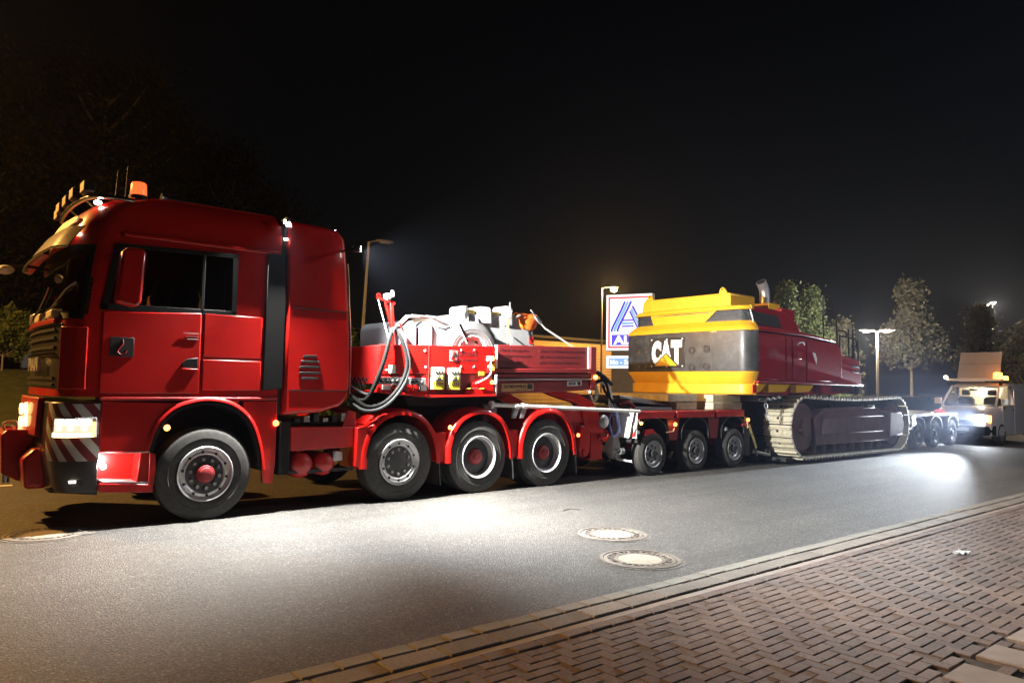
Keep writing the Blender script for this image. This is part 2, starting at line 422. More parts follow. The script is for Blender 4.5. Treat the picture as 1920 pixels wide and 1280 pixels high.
def cr(pts, k=6, closed=False):
    """Catmull-Rom through points"""
    P = [Vector(p) for p in pts]; n = len(P); out = []
    for i in range(n if closed else n-1):
        p0 = P[(i-1) % n] if closed else P[max(i-1, 0)]; p1 = P[i]; p2 = P[(i+1) % n]; p3 = P[(i+2) % n] if closed else P[min(i+2, n-1)]
        for j in range(k):
            t = j/k
            out.append(.5*((2*p1) + (p2-p0)*t + (2*p0-5*p1+4*p2-p3)*t*t + (3*p1-p0-3*p2+p3)*t**3))
    if not closed: out.append(P[-1])
    return out
def text_mb(s, center, xdir, updir, width=None, height=None, depth=.004, bold=0., align='c'):
    cu = bpy.data.curves.new('lettering', 'FONT'); cu.body = s; cu.size = 1; cu.offset = bold; cu.resolution_u = 3
    o = bpy.data.objects.new('lettering', cu); COL.objects.link(o)
    dg = bpy.context.evaluated_depsgraph_get(); me = bpy.data.meshes.new_from_object(o.evaluated_get(dg))
    vs = np.array([v.co[:] for v in me.vertices]); fs = [tuple(p.vertices) for p in me.polygons]
    bpy.data.objects.remove(o); bpy.data.curves.remove(cu)
    lo = vs.min(0); hi = vs.max(0); w = hi[0]-lo[0]; h = hi[1]-lo[1]
    sx = width/w if width else height/h; sy = height/h if height else sx
    x = Vector(xdir).normalized(); u = Vector(updir).normalized(); nn = x.cross(u); c = Vector(center)
    ax = (lo[0]+hi[0])/2 if align == 'c' else lo[0]
    pts = [c + x*((p[0]-ax)*sx) + u*((p[1]-(lo[1]+hi[1])/2)*sy) + nn*depth for p in vs]
    bpy.data.meshes.remove(me)
    m = MB(); m.add(pts, fs)
    # side walls from boundary edges
    cnt = {}
    for f in fs:
        for i in range(len(f)):
            a, b = f[i], f[(i+1) % len(f)]; k = (min(a, b), max(a, b)); cnt[k] = cnt.get(k, 0)+1
    n0 = len(pts); m.v += [tuple(p - nn*depth) for p in pts]
    m.f += [(a, b, b+n0, a+n0) for (a, b), c2 in cnt.items() if c2 == 1]
    return m

# ================================================================== SETTING
def rise(x, y):
    """the far verge climbs gently to the car park"""
    t = min(1, max(0, (y-18.5)/8.5)); t = t*t*(3-2*t)
    k = min(1, max(0, (30-x)/16)); k = k*k*(3-2*k)
    return -.03 + t*(1.75*k + .25)
xs = [-300, -120, -60] + list(range(-40, 61, 4)) + [80, 120, 200, 400, 800]
ys = [-300, -100, -40, -12, 16.2, 17, 18, 19, 20, 21, 22, 23, 24, 25, 26, 27, 28, 29, 30, 31, 32, 33, 34, 35, 38, 44, 60, 100, 200, 500]
struct('ground', MB().sheet([[(x, y, rise(x, y)) for x in xs] for y in ys]), 'grass_ground', smooth=60)
road = struct('road', MB().sheet([[(x, y, 0) for x in (-120, -30, 0, 30, 60, 150, 400)] for y in (-4.9, 3, 10, 16)]), 'asphalt')
# road markings
for y0, xs0, ln in ((4.49, [-13.3, -5.6, 4.0, 13, 22, 31, 40], 4.2), (8.65, [-13, -5.0, 5, 14, 23, 32], 4.0)):
    for x0 in xs0:
        part(road, 'road_marking', MB().box(x0, x0+ln, y0-.06, y0+.06, .0, .004), 'line_paint')
part(road, 'road_marking', MB().box(11.6, 16.2, .62, .70, .0, .004), 'line_paint')
part(road, 'road_marking', MB().box(-40, 120, 15.3, 15.42, .0, .004), 'line_paint')
# far kerb, path and car park paving
fk = struct('far_kerb', MB().box(-80, 200, 16.0, 16.02, -.1, .02), 'kerb_stone')
for i in range(90):
    part(fk, 'kerbstone', MB().box(-20+i*1.0, -20+i*1.0+.985, 16.02, 16.17, -.1, .12), 'kerb_stone', .015)
struct('footpath', MB().sheet([[(x, y, .02) for x in (-60, -20, 0, 20, 60)] for y in (16.3, 18.3)]), 'concrete_slab')
struct('car_park', MB().sheet([[(x, y, rise(x, y)+.05) for x in (-60, -30, -10, 4, 10, 16, 20)] for y in (27.5, 30, 34, 38, 42, 60)]), 'concrete_slab')

# near pavement ------------------------------------------------------
pav = struct('pavement', MB().sheet([[(x, y, .004) for x in (-30, 60)] for y in (-4.9, -14)]), 'joint_sand')
def chamfer_piece(lx, ly, h=.06, c=.006):
    m = MB(); a, b = lx/2, ly/2
    m.add([(-a,-b,-h),(a,-b,-h),(a,b,-h),(-a,b,-h),(-a,-b,-c),(a,-b,-c),(a,b,-c),(-a,b,-c),(-a+c,-b+c,0),(a-c,-b+c,0),(a-c,b-c,0),(-a+c,b-c,0)],
          [(8,9,10,11)] + [(i, (i+1) % 4, (i+1) % 4+4, i+4) for i in range(4)] + [(i+4, (i+1) % 4+4, (i+1) % 4+8, i+8) for i in range(4)])
    return m
def stone_row(name, y0, y1, ln, x0, x1, mt, top, limit=300):
    pcs = []
    me = chamfer_piece(ln-.008, (y1-y0)-.010, .06, .008).mesh(name, smooth=0); me.materials.append(MATS[mt])
    x = x0
    while x < x1:
        o = inst(pav, name, me, (x+ln/2, (y0+y1)/2, top + random.uniform(-.004, .003)), (random.gauss(0, .006), random.gauss(0, .006), random.gauss(0, .008)))
        x += ln
stone_row('kerbstone', -5.055, -4.915, .245, -3.0, 22, 'kerb_stone', .022)
stone_row('edging_slab', -5.262, -5.07, .40, -3.0, 26, 'edging', .024)
stone_row('edging_brick', -5.455, -5.345, .21, -3.0, 24, 'brick', .022)
part(pav, 'joint_strip', MB().box(-3, 40, -5.335, -5.272, -.05, .012), 'concrete_slab')
slabs = [(2.85, 3.16), (2.31, 2.63), (1.78, 2.12), (1.26, 1.58), (3.4, 3.7), (3.95, 4.26)]
camP = Vector((-2.7745, -8.8704, 1.6055)); phi = .8782
cand = []
UB = .085; YB = -5.462
for ix in range(int(-4/UB), int(24/UB)):
    for iy in range(-60, 1):
        s = (ix - iy) % 4
        if s == 0: x, y, r = (ix+1)*UB, (iy+.5)*UB, 0
        elif s == 3: x, y, r = (ix+.5)*UB, (iy+1)*UB, 1
        else: continue
        y += YB
        if y > YB+.03: continue
        if any(a-.06 < x < b+.06 and -7.56 < y < -7.13 for a, b in slabs): continue
        cand.append((x, y, r))
def vis(x, y):
    d = Vector((x, y, 0)) - camP; F = Vector((math.cos(phi), math.sin(phi), 0)); Rt = Vector((math.sin(phi), -math.cos(phi), 0))
    z = d.dot(F) + d.z*.06
    if z < .5: return None
    px = 960 + 1377*d.dot(Rt)/z; py = 640 - 1377*(d.z - z*.06)/z
    return z if (-20 < px < 1940 and py < 1300) else None
sc_ = sorted([(vis(x, y) if (vis(x, y) and y < YB-.1) else 1e9, i) for i, (x, y, r) in enumerate(cand)])
near = set(i for z, i in sc_[:290])
bps = [chamfer_piece(2*UB-.003, UB-.0075, .06, .004), chamfer_piece(UB-.003, 2*UB-.0075, .06, .004)]
bms = []
for p in bps:
    me = p.mesh('brick', smooth=0); me.materials.append(MATS['brick']); bms.append(me)
big = MB()
for i, (x, y, r) in enumerate(cand):
    dz = .02 + random.gauss(0, .0012) + .005*math.sin(x*1.3)*math.cos(y*1.7); tx, ty = random.gauss(0, .005), random.gauss(0, .004); rz = random.gauss(0, .006)
    if i in near:
        inst(pav, 'brick', bms[r], (x, y, dz), (tx, ty, rz))
    else:
        M = Matrix.Translation((x, y, dz)) @ Matrix.Rotation(rz, 4, 'Z') @ Matrix.Rotation(tx, 4, 'X')
        vs = [M @ Vector(v) for v in bps[r].v]
        for v in vs: v.y = min(v.y, YB-.004)
        big.add(vs, bps[r].f)
o = part(pav, 'brick_field', big, 'brick', smooth=0); o['kind'] = 'stuff'
for i, (a, b) in enumerate(slabs):
    m = chamfer_piece(b-a, .33, .06, .008).mesh('paving_slab', smooth=0); m.materials.append(MATS['concrete_slab'])
    inst(pav, 'paving_slab', m, ((a+b)/2, -7.345, .028+.004*(i % 2)), (random.gauss(0, .012), random.gauss(0, .015), random.gauss(0, .03)))

# manhole covers ------------------------------------------------------
def manhole(c, rot, label):
    t = thing('manhole_cover', (c[0], c[1], 0), label, 'manhole cover')
    cx, cy = c; ri = .38
    part(t, 'asphalt_collar', MB().lathe([(ri+.055, -.02), (ri+.05, .003), (ri, .003), (ri, -.02)], (cx, cy, 0), 'z', 64, True), 'asphalt')
    part(t, 'frame', MB().lathe([(ri, -.03), (ri, .008), (ri-.03, .010), (ri-.035, -.03)], (cx, cy, 0), 'z', 64, True), 'cast_iron')
    lid = part(t, 'lid', MB().lathe([(ri-.042, -.03), (ri-.042, .004), (ri-.05, .008), (ri-.075, .008), (ri-.08, -.006), (.245, -.006), (.24, .006), (.215, .006), (.21, -.03)], (cx, cy, 0), 'z', 64, True), 'cast_iron')
    for k in range(30):
        a = rot + k*2*math.pi/30
        if k % 10 == 9: continue
        d = Vector((math.cos(a), math.sin(a), 0)); p = Vector((cx, cy, 0))
        r0, r1 = (.243, .283) if k % 2 else (.25, .304)
        part(lid, 'rib', MB().bar(p+d*r0+Vector((0, 0, .001)), p+d*r1+Vector((0, 0, .001)), .030, .011), 'cast_iron')
    part(t, 'lid_groove', MB().lathe([(.30, -.02), (.30, -.004), (.246, -.004), (.246, -.02)], (cx, cy, 0), 'z', 48, True), 'chassis_black')
    part(t, 'concrete_centre', MB().lathe([(.208, -.03), (.208, .004), (.10, .008), (.001, .008)], (cx, cy, 0), 'z', 48), 'cover_concrete')
manhole((3.33, -3.29), .3, 'round manhole cover farther from the kerb, of the pair in the middle of the road')
manhole((2.67, -4.25), 1.1, 'round manhole cover nearest the kerb, of the pair in the middle of the road')
manhole((-1.54, .12), .7, 'round manhole cover in orange light below the truck front bumper')
vc = thing('valve_cap', (-1.21, -.05, 0), 'small round valve cap set in the asphalt beside the manhole below the bumper', 'valve cap')
part(vc, 'ring', MB().lathe([(.10, -.02), (.10, .008), (.075, .010), (.07, -.02)], (-1.21, -.05, 0), 'z', 32, True), 'cast_iron')
part(vc, 'lid', MB().lathe([(.066, -.02), (.066, .004), (.03, .008), (.001, .006)], (-1.21, -.05, 0), 'z', 24), 'cast_iron')
# small litter on the bricks
g = []
for i in range(7):
    g.append([(5.30+i*.032 + random.gauss(0, .004), -6.10+j*.034+random.gauss(0, .005), .032+.014*math.sin(i*1.3+j*2.1)+abs(random.gauss(0, .004))) for j in range(4)])
single('crumpled_paper', MB().slab(g, (0, 0, .002)), 'litter_white', (5.4, -6.05, .02), 'crumpled white paper scrap lying on the red brick pavement', 'litter')
# stray leaves on the road, singled out as tiny curls
for x, y, L in ((3.9, -1.9, 'thin dark twig curved on the lit asphalt beyond the manhole covers'),):
    single('twig', MB().tube(cr([(x, y, .008), (x+.16, y+.03, .014), (x+.3, y-.05, .008)]), .006, 5), 'bark', (x, y, 0), L, 'twig')

# ================================================================== TREES AND BACKGROUND
def leaf_cloud(centres, per, spread, size, flat=0.):
    """many small leaf quads clustered round given centres"""
    C = np.repeat(np.array(centres), per, 0); n = len(C)
    P = C + np.random.normal(0, spread, (n, 3))*np.array([1, 1, .8])
    a = np.random.normal(0, 1, (n, 3)); a /= np.linalg.norm(a, axis=1)[:, None]
    b = np.random.normal(0, 1, (n, 3)); b -= a*(a*b).sum(1)[:, None]; b /= np.linalg.norm(b, axis=1)[:, None]
    s = size*np.random.uniform(.6, 1.3, (n, 1))
    V = np.stack([P-a*s, P+b*s*.55, P+a*s, P-b*s*.55], 1).reshape(-1, 3)
    F = np.arange(n*4).reshape(-1, 4)
    return V, F
def leaf_part(parent, name, V, F, mt):
    og = ORG[parent]; me = bpy.data.meshes.new(name)
    me.from_pydata((V - np.array(og)).tolist(), [], F.tolist()); me.materials.append(MATS[mt])
    o = bpy.data.objects.new(name, me); COL.objects.link(o); o.parent = parent; ORG[o] = og
    return o
def tree(name, label, loc, h, base, rad, mt, clumps=70, per=70, spread=.32, size=.13, shape='round', trunk=.12, group=None, twig=True):
    x, y, z = loc
    t = thing(name, loc, label, 'tree', group)
    lean = (random.gauss(0, .12), random.gauss(0, .12))
    path = [(x + lean[0]*k*k, y + lean[1]*k*k, z - .1 + (h*.86)*k) for k in [i/7 for i in range(8)]]
    tr = part(t, 'trunk', MB().tube(path, [trunk*(1-.8*i/7) for i in range(8)], 9), 'bark_dark' if mt == 'leaf_dark' else 'bark')
    cs = []; lim = MB()
    for i in range(clumps):
        k = random.random()
        zz = base + (h-base)*k
        if shape == 'round': rr = rad*math.sqrt(max(.02, 1-(2*k-.85)**2/1.35))
        elif shape == 'cone': rr = rad*(1.02-k)**.8*(.75+.25*math.sin(k*23))
        else: rr = rad*(max(.13, .98-1.35*k) if k > .16 else .7)
        a = random.uniform(0, 2*math.pi); q = rr*math.sqrt(random.uniform(.12, 1.05))
        p = (x+lean[0]*k + q*math.cos(a), y+lean[1]*k + q*math.sin(a), z+zz)
        cs.append(p)
        if twig and i % 3 == 0:
            zb = z + max(base*.85, zz - q*.7 - .3); kk = (zb-z)/(h*.86)
            s0 = Vector((x + lean[0]*kk*kk, y + lean[1]*kk*kk, zb)); pv = Vector(p)
            mid = s0.lerp(pv, .55) + Vector((0, 0, -.08*q))
            lim.tube([s0, mid, pv], [trunk*.38, trunk*.22, trunk*.07], 5)
    if lim.v: part(tr, 'limbs', lim, 'bark_dark' if mt == 'leaf_dark' else 'bark')
    V, F = leaf_cloud(cs, per, spread, size)
    leaf_part(t, 'crown', V, F, mt)
    return t
# right side street trees
tree('street_tree', 'grey lit young tree with slim trunk and pointed top left of the van', (49.5, 12, -.03), 9.0, 3.7, 2.9, 'leaf_grey', 150, 75, .30, .14, 'point', .13, 'street trees on the right')
tree('street_tree', 'pale tree behind the roof board of the van beside a lit lamp', (63, 12, -.03), 8.2, 3.2, 2.4, 'leaf_grey', 90, 70, .36, .16, 'point', .13, 'street trees on the right')
tree('street_tree', 'tree cut by the right edge of the picture behind the van', (62, 8.0, -.03), 7.0, 1.4, 2.0, 'leaf_grey', 90, 70, .34, .16, 'round', .12, 'street trees on the right')
tree('fir_tree', 'brighter green conifer on the left of the pair behind the excavator engine deck', (39.0, 15.2, -.03), 8.1, .9, 2.0, 'needle', 170, 80, .22, .11, 'cone', .1, 'conifers behind the excavator')
tree('fir_tree', 'greyer conifer on the right of the pair behind the excavator handrail', (42.6, 15.2, -.03), 8.2, .9, 1.9, 'needle', 170, 80, .22, .11, 'cone', .1, 'conifers behind the excavator')
tree('fir_tree', 'low dark conifer behind the excavator rear railings', (46.0, 15.0, -.03), 6.2, .7, 2.0, 'leaf_grey', 120, 70, .26, .12, 'cone', .1, 'conifers behind the excavator')
# left side
tree('young_tree', 'small yellow lit tree at the left edge beyond the road', (.25, 26.0, rise(.25, 26)), 2.3, .65, .85, 'leaf_hedge', 60, 60, .16, .09, 'round', .04)
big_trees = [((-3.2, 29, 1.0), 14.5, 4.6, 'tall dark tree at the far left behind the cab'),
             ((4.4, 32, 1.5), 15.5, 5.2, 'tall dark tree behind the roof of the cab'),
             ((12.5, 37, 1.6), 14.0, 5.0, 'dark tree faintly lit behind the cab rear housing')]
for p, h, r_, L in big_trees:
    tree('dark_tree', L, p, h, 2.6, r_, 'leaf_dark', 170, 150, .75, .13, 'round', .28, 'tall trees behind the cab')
def bush(name, label, loc, sx, sy, sz, mt, clumps, per, size, group=None, spread=.2):
    t = thing(name, loc, label, 'bush', group); x, y, z = loc
    cs = []
    for i in range(clumps):
        a = random.uniform(0, 2*math.pi); k = random.random(); q = math.sqrt(random.random())
        f = math.sqrt(max(.05, 1-(k*.95)**3))
        cs.append((x+sx*q*f*math.cos(a), y+sy*q*f*math.sin(a), z+sz*k))
    st = MB()
    for i in range(8):
        p = cs[i]; st.tube([(x+random.uniform(-.2, .2), y, z-.05), ((x+p[0])/2, (y+p[1])/2, z+p[2]*.3), p], [.03, .02, .008], 5)
    part(t, 'stems', st, 'bark')
    V, F = leaf_cloud(cs, per, spread, size); leaf_part(t, 'foliage', V, F, mt); return t
bush('laurel_bush', 'tall green laurel bush lit between the cab and the hose loop', (10.0, 17.4, 0), 1.6, 1.2, 3.55, 'leaf_hedge', 130, 70, .11)
bush('low_bush', 'low light green bush seen under the red trailer neck', (11.7, 15.2+2.0, 0), 1.0, .7, .85, 'leaf_hedge', 40, 60, .09)
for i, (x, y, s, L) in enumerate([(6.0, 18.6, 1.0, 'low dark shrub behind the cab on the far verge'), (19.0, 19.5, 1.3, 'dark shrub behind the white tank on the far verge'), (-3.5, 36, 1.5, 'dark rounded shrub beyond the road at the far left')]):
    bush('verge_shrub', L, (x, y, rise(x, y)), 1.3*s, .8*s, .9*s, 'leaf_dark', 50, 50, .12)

# supermarket hall
bl = thing('supermarket_hall', (45, 40, 0), 'low hall with tan horizontal board cladding behind the trailer and the pylon sign', 'building')
part(bl, 'wall', MB().box(24, 74, 34.06, 58, -.1, 5.35), 'facade_dark')
for i in range(19):
    z = .35 + i*.262
    part(bl, 'cladding_board', MB().box(23.9, 74.1, 34.0-.02*(i % 2), 34.055, z, z+.245), 'cladding', .006)
part(bl, 'roof', MB().box(23.6, 74.4, 33.75, 58.3, 5.40, 5.62), 'facade_dark', .02)
part(bl, 'plinth', MB().box(23.95, 74.05, 33.99, 34.05, -.1, .33), 'concrete_slab')
# white utility cabinet far left
cb = thing('utility_cabinet', (1.46, 30, rise(1.46, 30)), 'pale narrow utility cabinet beside the car park at the far left', 'cabinet')
z0 = rise(1.46, 30)+.05
part(cb, 'body', MB().box(1.28, 1.66, 30, 30.3, z0, z0+1.15), 'white_paint', .02)
part(cb, 'door', MB().box(1.33, 1.61, 29.985, 29.998, z0+.12, z0+1.08), 'white_paint', .004)
part(cb, 'plinth', MB().box(1.26, 1.68, 29.97, 30.33, z0-.1, z0+.05), 'kerb_stone', .01)

# street lamps --------------------------------------------------------
def street_lamp(name, label, base, h, arm, mt_bulb, power, col, size=150, lean=0., double=False, group='street lamps', target=None, rad=.15, globe=False):
    t = thing(name, base, label, 'street lamp', group); x, y, z = base; ax, ay = arm
    tx = x + lean
    part(t, 'base', MB().lathe([(.13, -.05), (.13, .5), (.10, .56), (.085, .6)], base, 'z', 16), 'lamp_pole')
    part(t, 'pole', MB().tube([(x, y, z+.5), ((x+tx)/2, y, z+h*.5), (tx, y, z+h)], [.085, .07, .05], 12), 'lamp_pole')
    hd = []
    for sgn in ((1, -1) if double else (1,)):
        a = MB().tube(cr([(tx, y, z+h-.06), (tx+ax*.25*sgn, y+ay*.25*sgn, z+h+.03), (tx+ax*.6*sgn, y+ay*.6*sgn, z+h+.07)], 4), .03, 8)
        part(t, 'arm', a, 'lamp_pole')
        c = Vector((tx+ax*sgn, y+ay*sgn, z+h+.08)); d = Vector((ax*sgn, ay*sgn, 0)).normalized(); s = d.cross(Vector((0, 0, 1)))
        rings = []
        for k, wd, ht in ((-.42, .05, .05), (-.3, .11, .08), (.1, .15, .09), (.35, .12, .06), (.42, .05, .03)):
            p = c + d*k
            rings.append([p + s*(wd*math.cos(q)) + Vector((0, 0, ht*math.sin(q)*(1 if math.sin(q) > 0 else .45))) for q in [2*math.pi*i/12 for i in range(12)]])
        head = part(t, 'lamp_head', MB().loft(rings), 'lamp_pole')
        b = MB()
        rings = []
        for rr, dz in ((.28, -.035), (.25, -.075), (.14, -.10)):
            rings.append([c + d*(rr*math.cos(q)) + s*(rr*.4*math.sin(q)) + Vector((0, 0, dz)) for q in [2*math.pi*i/14 for i in range(14)]])
        if mt_bulb == 'sodium_bulb':
            part(head, 'lens', MB().ellipsoid((c.x, c.y, c.z-.16), .26, .26, .2), mt_bulb)
        else:
            part(head, 'lens', b.loft(rings), mt_bulb)
        if power:
            L = c + Vector((0, 0, -.42))
            if globe: point(t, L, power, col, rad); continue
            spot(t, L, target if target else L + Vector((0, 0, -5)), power, col, size, .5, rad)
    return t
SOD = (1, .48, .11); WARM = (1, .82, .58)
street_lamp('street_lamp', 'unlit slim lamp post rising behind the bush beside the cab', (12.5, 20, rise(12.5, 20)), 7.75, (.75, -.1), 'lens_clear', 0, WARM, lean=.35)
street_lamp('street_lamp', 'glowing orange sodium street lamp just above the pylon sign', (38.6, 30.2, 0), 9.3, (.8, -.5), 'sodium_bulb', POW['far_sodium'], SOD, globe=True)
street_lamp('street_lamp', 'low twin arm lamp post between the excavator and the tree', (40.6, 10.3, 0), 5.1, (.34, -.42), 'street_bulb_warm', POW['twin'], WARM, double=True, globe=True)
street_lamp('street_lamp', 'tall lit lamp post above the roof board of the van', (72, 14.4, 0), 9.6, (-.6, -.6), 'street_bulb_warm', POW['tall'], WARM, globe=True)
street_lamp('street_lamp', 'orange street lamp out of frame ahead of the truck across the road', (-8.0, 11.0, .0), 9.0, (.3, -1.6), 'sodium_bulb', POW['sodium'], SOD, globe=True, rad=.12)
street_lamp('street_lamp', 'added unseen street lamp on the near pavement to light the bricks', (15.5, -9.2, .0), 8.0, (-.3, 1.3), 'street_bulb_warm', POW['street'], (.96, .95, 1), globe=True)  # unseen lamp added to light the bricks, van and excavator side

# pylon sign ----------------------------------------------------------
def pylon():
    L = Vector((28.2, 20.0, 0)); tdir = Vector((.407, -.914, 0)).normalized(); nrm = Vector((-tdir.y*-1, 0, 0))
    nrm = tdir.cross(Vector((0, 0, 1)))          # towards the viewer
    if nrm.x > 0: nrm = -nrm
    Z = Vector((0, 0, 1)); W_ = 2.66
    t = thing('pylon_sign', tuple(L + tdir*W_/2), 'lit white pylon sign with striped blue A and red border beside the excavator', 'sign')
    def P(u, v, k=0): return L + tdir*u + Z*v + nrm*k
    def plate(u0, u1, v0, v1, k0, k1):
        m = MB(); vs = [P(u, v, k) for k in (k0, k1) for u, v in ((u0, v0), (u1, v0), (u1, v1), (u0, v1))]
        return m.add(vs, [(0,1,2,3),(7,6,5,4),(0,4,5,1),(1,5,6,2),(2,6,7,3),(3,7,4,0)])
    part(t, 'post', plate(.3, W_-.25, -.1, 3.7, -.36, -.02), 'sign_grey', .02)
    part(t, 'case', plate(-.03, W_+.03, 3.70, 6.93, -.45, .0), 'sign_grey', .02)
    face = part(t, 'face', plate(0, W_, 3.73, 6.90, .002, .03), 'sign_white', .01)
    def band(pts, wd, mt, k=.032):
        m = MB(); pts = [Vector((a, b, 0)) for a, b in pts]; l = []; r = []
        for i, p in enumerate(pts):
            d = (pts[min(i+1, len(pts)-1)] - pts[max(i-1, 0)]).normalized(); n_ = Vector((-d.y, d.x, 0))
            l.append(p + n_*wd/2); r.append(p - n_*wd/2)
        g = [[P(q.x, q.y, k) for q in l], [P(q.x, q.y, k) for q in r]]
        part(face, 'stripe', m.slab(g, nrm*.008), mt)
    a0, a1, b0, b1 = .12, W_-.12, 3.86, 6.77
    for u0, u1, v0, v1 in ((a0, a1, b0, b0+.095), (a0, a1, b1-.095, b1), (a0, a0+.095, b0+.095, b1-.095), (a1-.095, a1, b0+.095, b1-.095)):
        part(face, 'border', plate(u0, u1, v0, v1, .031, .04), 'sign_red')
    # the striped letter
    for du, mt, wd in ((0, 'sign_navy', .12), (.17, 'sign_sky', .15), (.35, 'sign_navy', .13)):
        band([(.33+du, 4.78), (.33+du, 4.9), (.42+du, 5.12), (.9+du, 6.05), (1.10+du*1.05, 6.5)], wd, mt)
    for du, mt, wd in ((0, 'sign_navy', .10), (.15, 'sign_sky', .15), (.32, 'sign_navy', .12)):
        band([(1.33+du*.5+.05, 5.95+du*.9), (1.72+du*.8, 5.25+du*.5), (1.95+du, 4.78)], wd, mt)
    for v, mt, wd in ((5.43, 'sign_navy', .09), (5.26, 'sign_sky', .15), (5.09, 'sign_navy', .09)):
        band([(.92, v), (1.62, v)], wd, mt)
    nb = part(face, 'name_panel', plate(.33, 2.33, 4.02, 4.62, .031, .038), 'sign_royal')
    part(face, 'lettering', text_mb('ALDI', P(1.33, 4.32, .039), tdir, Z, 1.8, .5, .004, .04), 'sign_white')
    hp = part(t, 'hours_panel', plate(.0, W_, 2.72, 3.42, -.2, .0), 'sign_white', .01)
    part(hp, 'hours_field', plate(.14, W_-.14, 2.86, 3.28, .002, .008), 'sign_panel_blue')
    part(hp, 'lettering', text_mb('Mo - Sa 8 - 20', P(W_/2, 3.07, .009), tdir, Z, 2.2, .27, .004, .02), 'sign_white')
pylon()

# ================================================================== WHEELS (shared meshes)
def tyre_mesh(name, R_, rim, wd, grooves=4):
    """tyre about its own centre plane, axle along y, outer face at y = 0 .. wd"""
    pr = [(rim, .03), (rim+.02, .012), (rim+(R_-rim)*.35, .0), (rim+(R_-rim)*.45, .002), (rim+(R_-rim)*.48, -.003), (rim+(R_-rim)*.55, .000), (R_-.06, .008), (R_-.03, .016), (R_-.012, .03)]
    t0, t1 = .034, wd-.034; n = grooves
    st = (t1-t0)/(n+1); g = .008
    for k in range(n+1):
        a = t0+k*st; pr.append((R_, a+.002))
        pr.append((R_, a+st-.002))
        if k < n: pr += [(R_-.013, a+st+.0005), (R_-.013, a+st+g)]
    pr += [(R_-.012, wd-.03), (R_-.03, wd-.016), (R_-.06, wd-.008), (rim+(R_-rim)*.4, wd), (rim+.02, wd-.012), (rim, wd-.03)]
    me = MB().lathe(pr, (0, 0, 0), 'y', 64, True).mesh(name, smooth=35); me.materials.append(MATS['rubber']); return me
def mesh_of(mb, name, mt, smooth=35):
    me = mb.mesh(name, smooth=smooth); me.materials.append(MATS[mt]); return me
TYRE = tyre_mesh('tyre', .535, .295, .31)
def ring_holes(r0, r1, y, n, hr, r_h):
    """dark ventilation holes: short discs"""
    m = MB()
    for k in range(n):
        a = 2*math.pi*k/n
        m.lathe([(hr, y+.002), (hr, y-.004), (.001, y-.004)], (r_h*math.cos(a), 0, r_h*math.sin(a)), 'y', 10)
    return m
RIM_CONVEX = mesh_of(MB().lathe([(.297, .02), (.312, .004), (.318, -.004), (.310, -.012), (.296, -.008), (.285, .012), (.262, .030), (.235, .022), (.222, .03), (.215, .05), (.19, .058), (.14, .058), (.12, .05), (.001, .05)], (0,0,0), 'y', 56, False, True), 'rim', 'alu_rim')
HOLES = mesh_of(ring_holes(0, 0, .022, 10, .017, .252), 'vent_hole', 'chassis_black')
DISC = mesh_of(MB().lathe([(.213, .045), (.205, .05), (.17, .052), (.12, .046), (.001, .046)], (0,0,0), 'y', 40), 'rim_disc', 'dark_steel')
nt_ = MB().lathe([(.026, .05), (.026, .02), (.02, .012), (.001, .012)], (0,0,0), 'y', 6)
NUT = mesh_of(nt_, 'wheel_nut', 'steel')
HUB = mesh_of(MB().lathe([(.105, .05), (.105, .0), (.095, -.018), (.078, -.022), (.07, -.045), (.045, -.052), (.001, -.052)], (0,0,0), 'y', 20), 'hub', 'hub_red')
RIM_DISH = mesh_of(MB().lathe([(.297, .02), (.312, .004), (.318, -.004), (.310, -.012), (.298, -.006), (.29, .02), (.275, .03), (.265, .10), (.255, .20), (.20, .215), (.12, .21), (.11, .2), (.001, .2)], (0,0,0), 'y', 56, False, True), 'rim', 'alu_rim')
DISH_IN = mesh_of(MB().lathe([(.262, .125), (.25, .197), (.2, .21), (.11, .206), (.001, .206)], (0,0,0), 'y', 40), 'rim_disc', 'dark_steel')
HUB_DEEP = mesh_of(MB().lathe([(.125, .2), (.12, .09), (.105, .06), (.06, .045), (.05, .03), (.001, .03)], (0,0,0), 'y', 20), 'hub', 'hub_red')
def wheel(parent, c, kind, far=False):
    """c = centre of the outer face in world coordinates; far wheels face the other way"""
    rot = (0, random.uniform(0, 6), 0) if not far else (0, 0, math.pi)
    w_ = inst(parent, 'wheel', TYRE, c, rot)
    def ch(name, me, r=(0, 0, 0), l=(0, 0, 0)):
        o = bpy.data.objects.new(name, me); COL.objects.link(o); o.parent = w_; o.location = l; o.rotation_euler = r; ORG[o] = ORG[w_]; return o
    if kind == 'steer':
        ch('rim', RIM_CONVEX); ch('vent_hole', HOLES)['kind'] = 'stuff'; ch('rim_disc', DISC); ch('hub', HUB)
        for k in range(10):
            a = 2*math.pi*k/10; ch('wheel_nut', NUT, (0, 0, 0), (.167*math.cos(a), 0, .167*math.sin(a)))
    elif kind == 'lift':
        ch('rim', RIM_CONVEX); ch('vent_hole', HOLES)['kind'] = 'stuff'; ch('rim_disc', DISC)
        for k in range(10):
            a = 2*math.pi*k/10; ch('wheel_nut', NUT, (0, 0, 0), (.167*math.cos(a), .012, .167*math.sin(a)))
    elif kind == 'dual':
        ch('rim', RIM_DISH); ch('rim_disc', DISH_IN); ch('hub', HUB_DEEP)
    return w_

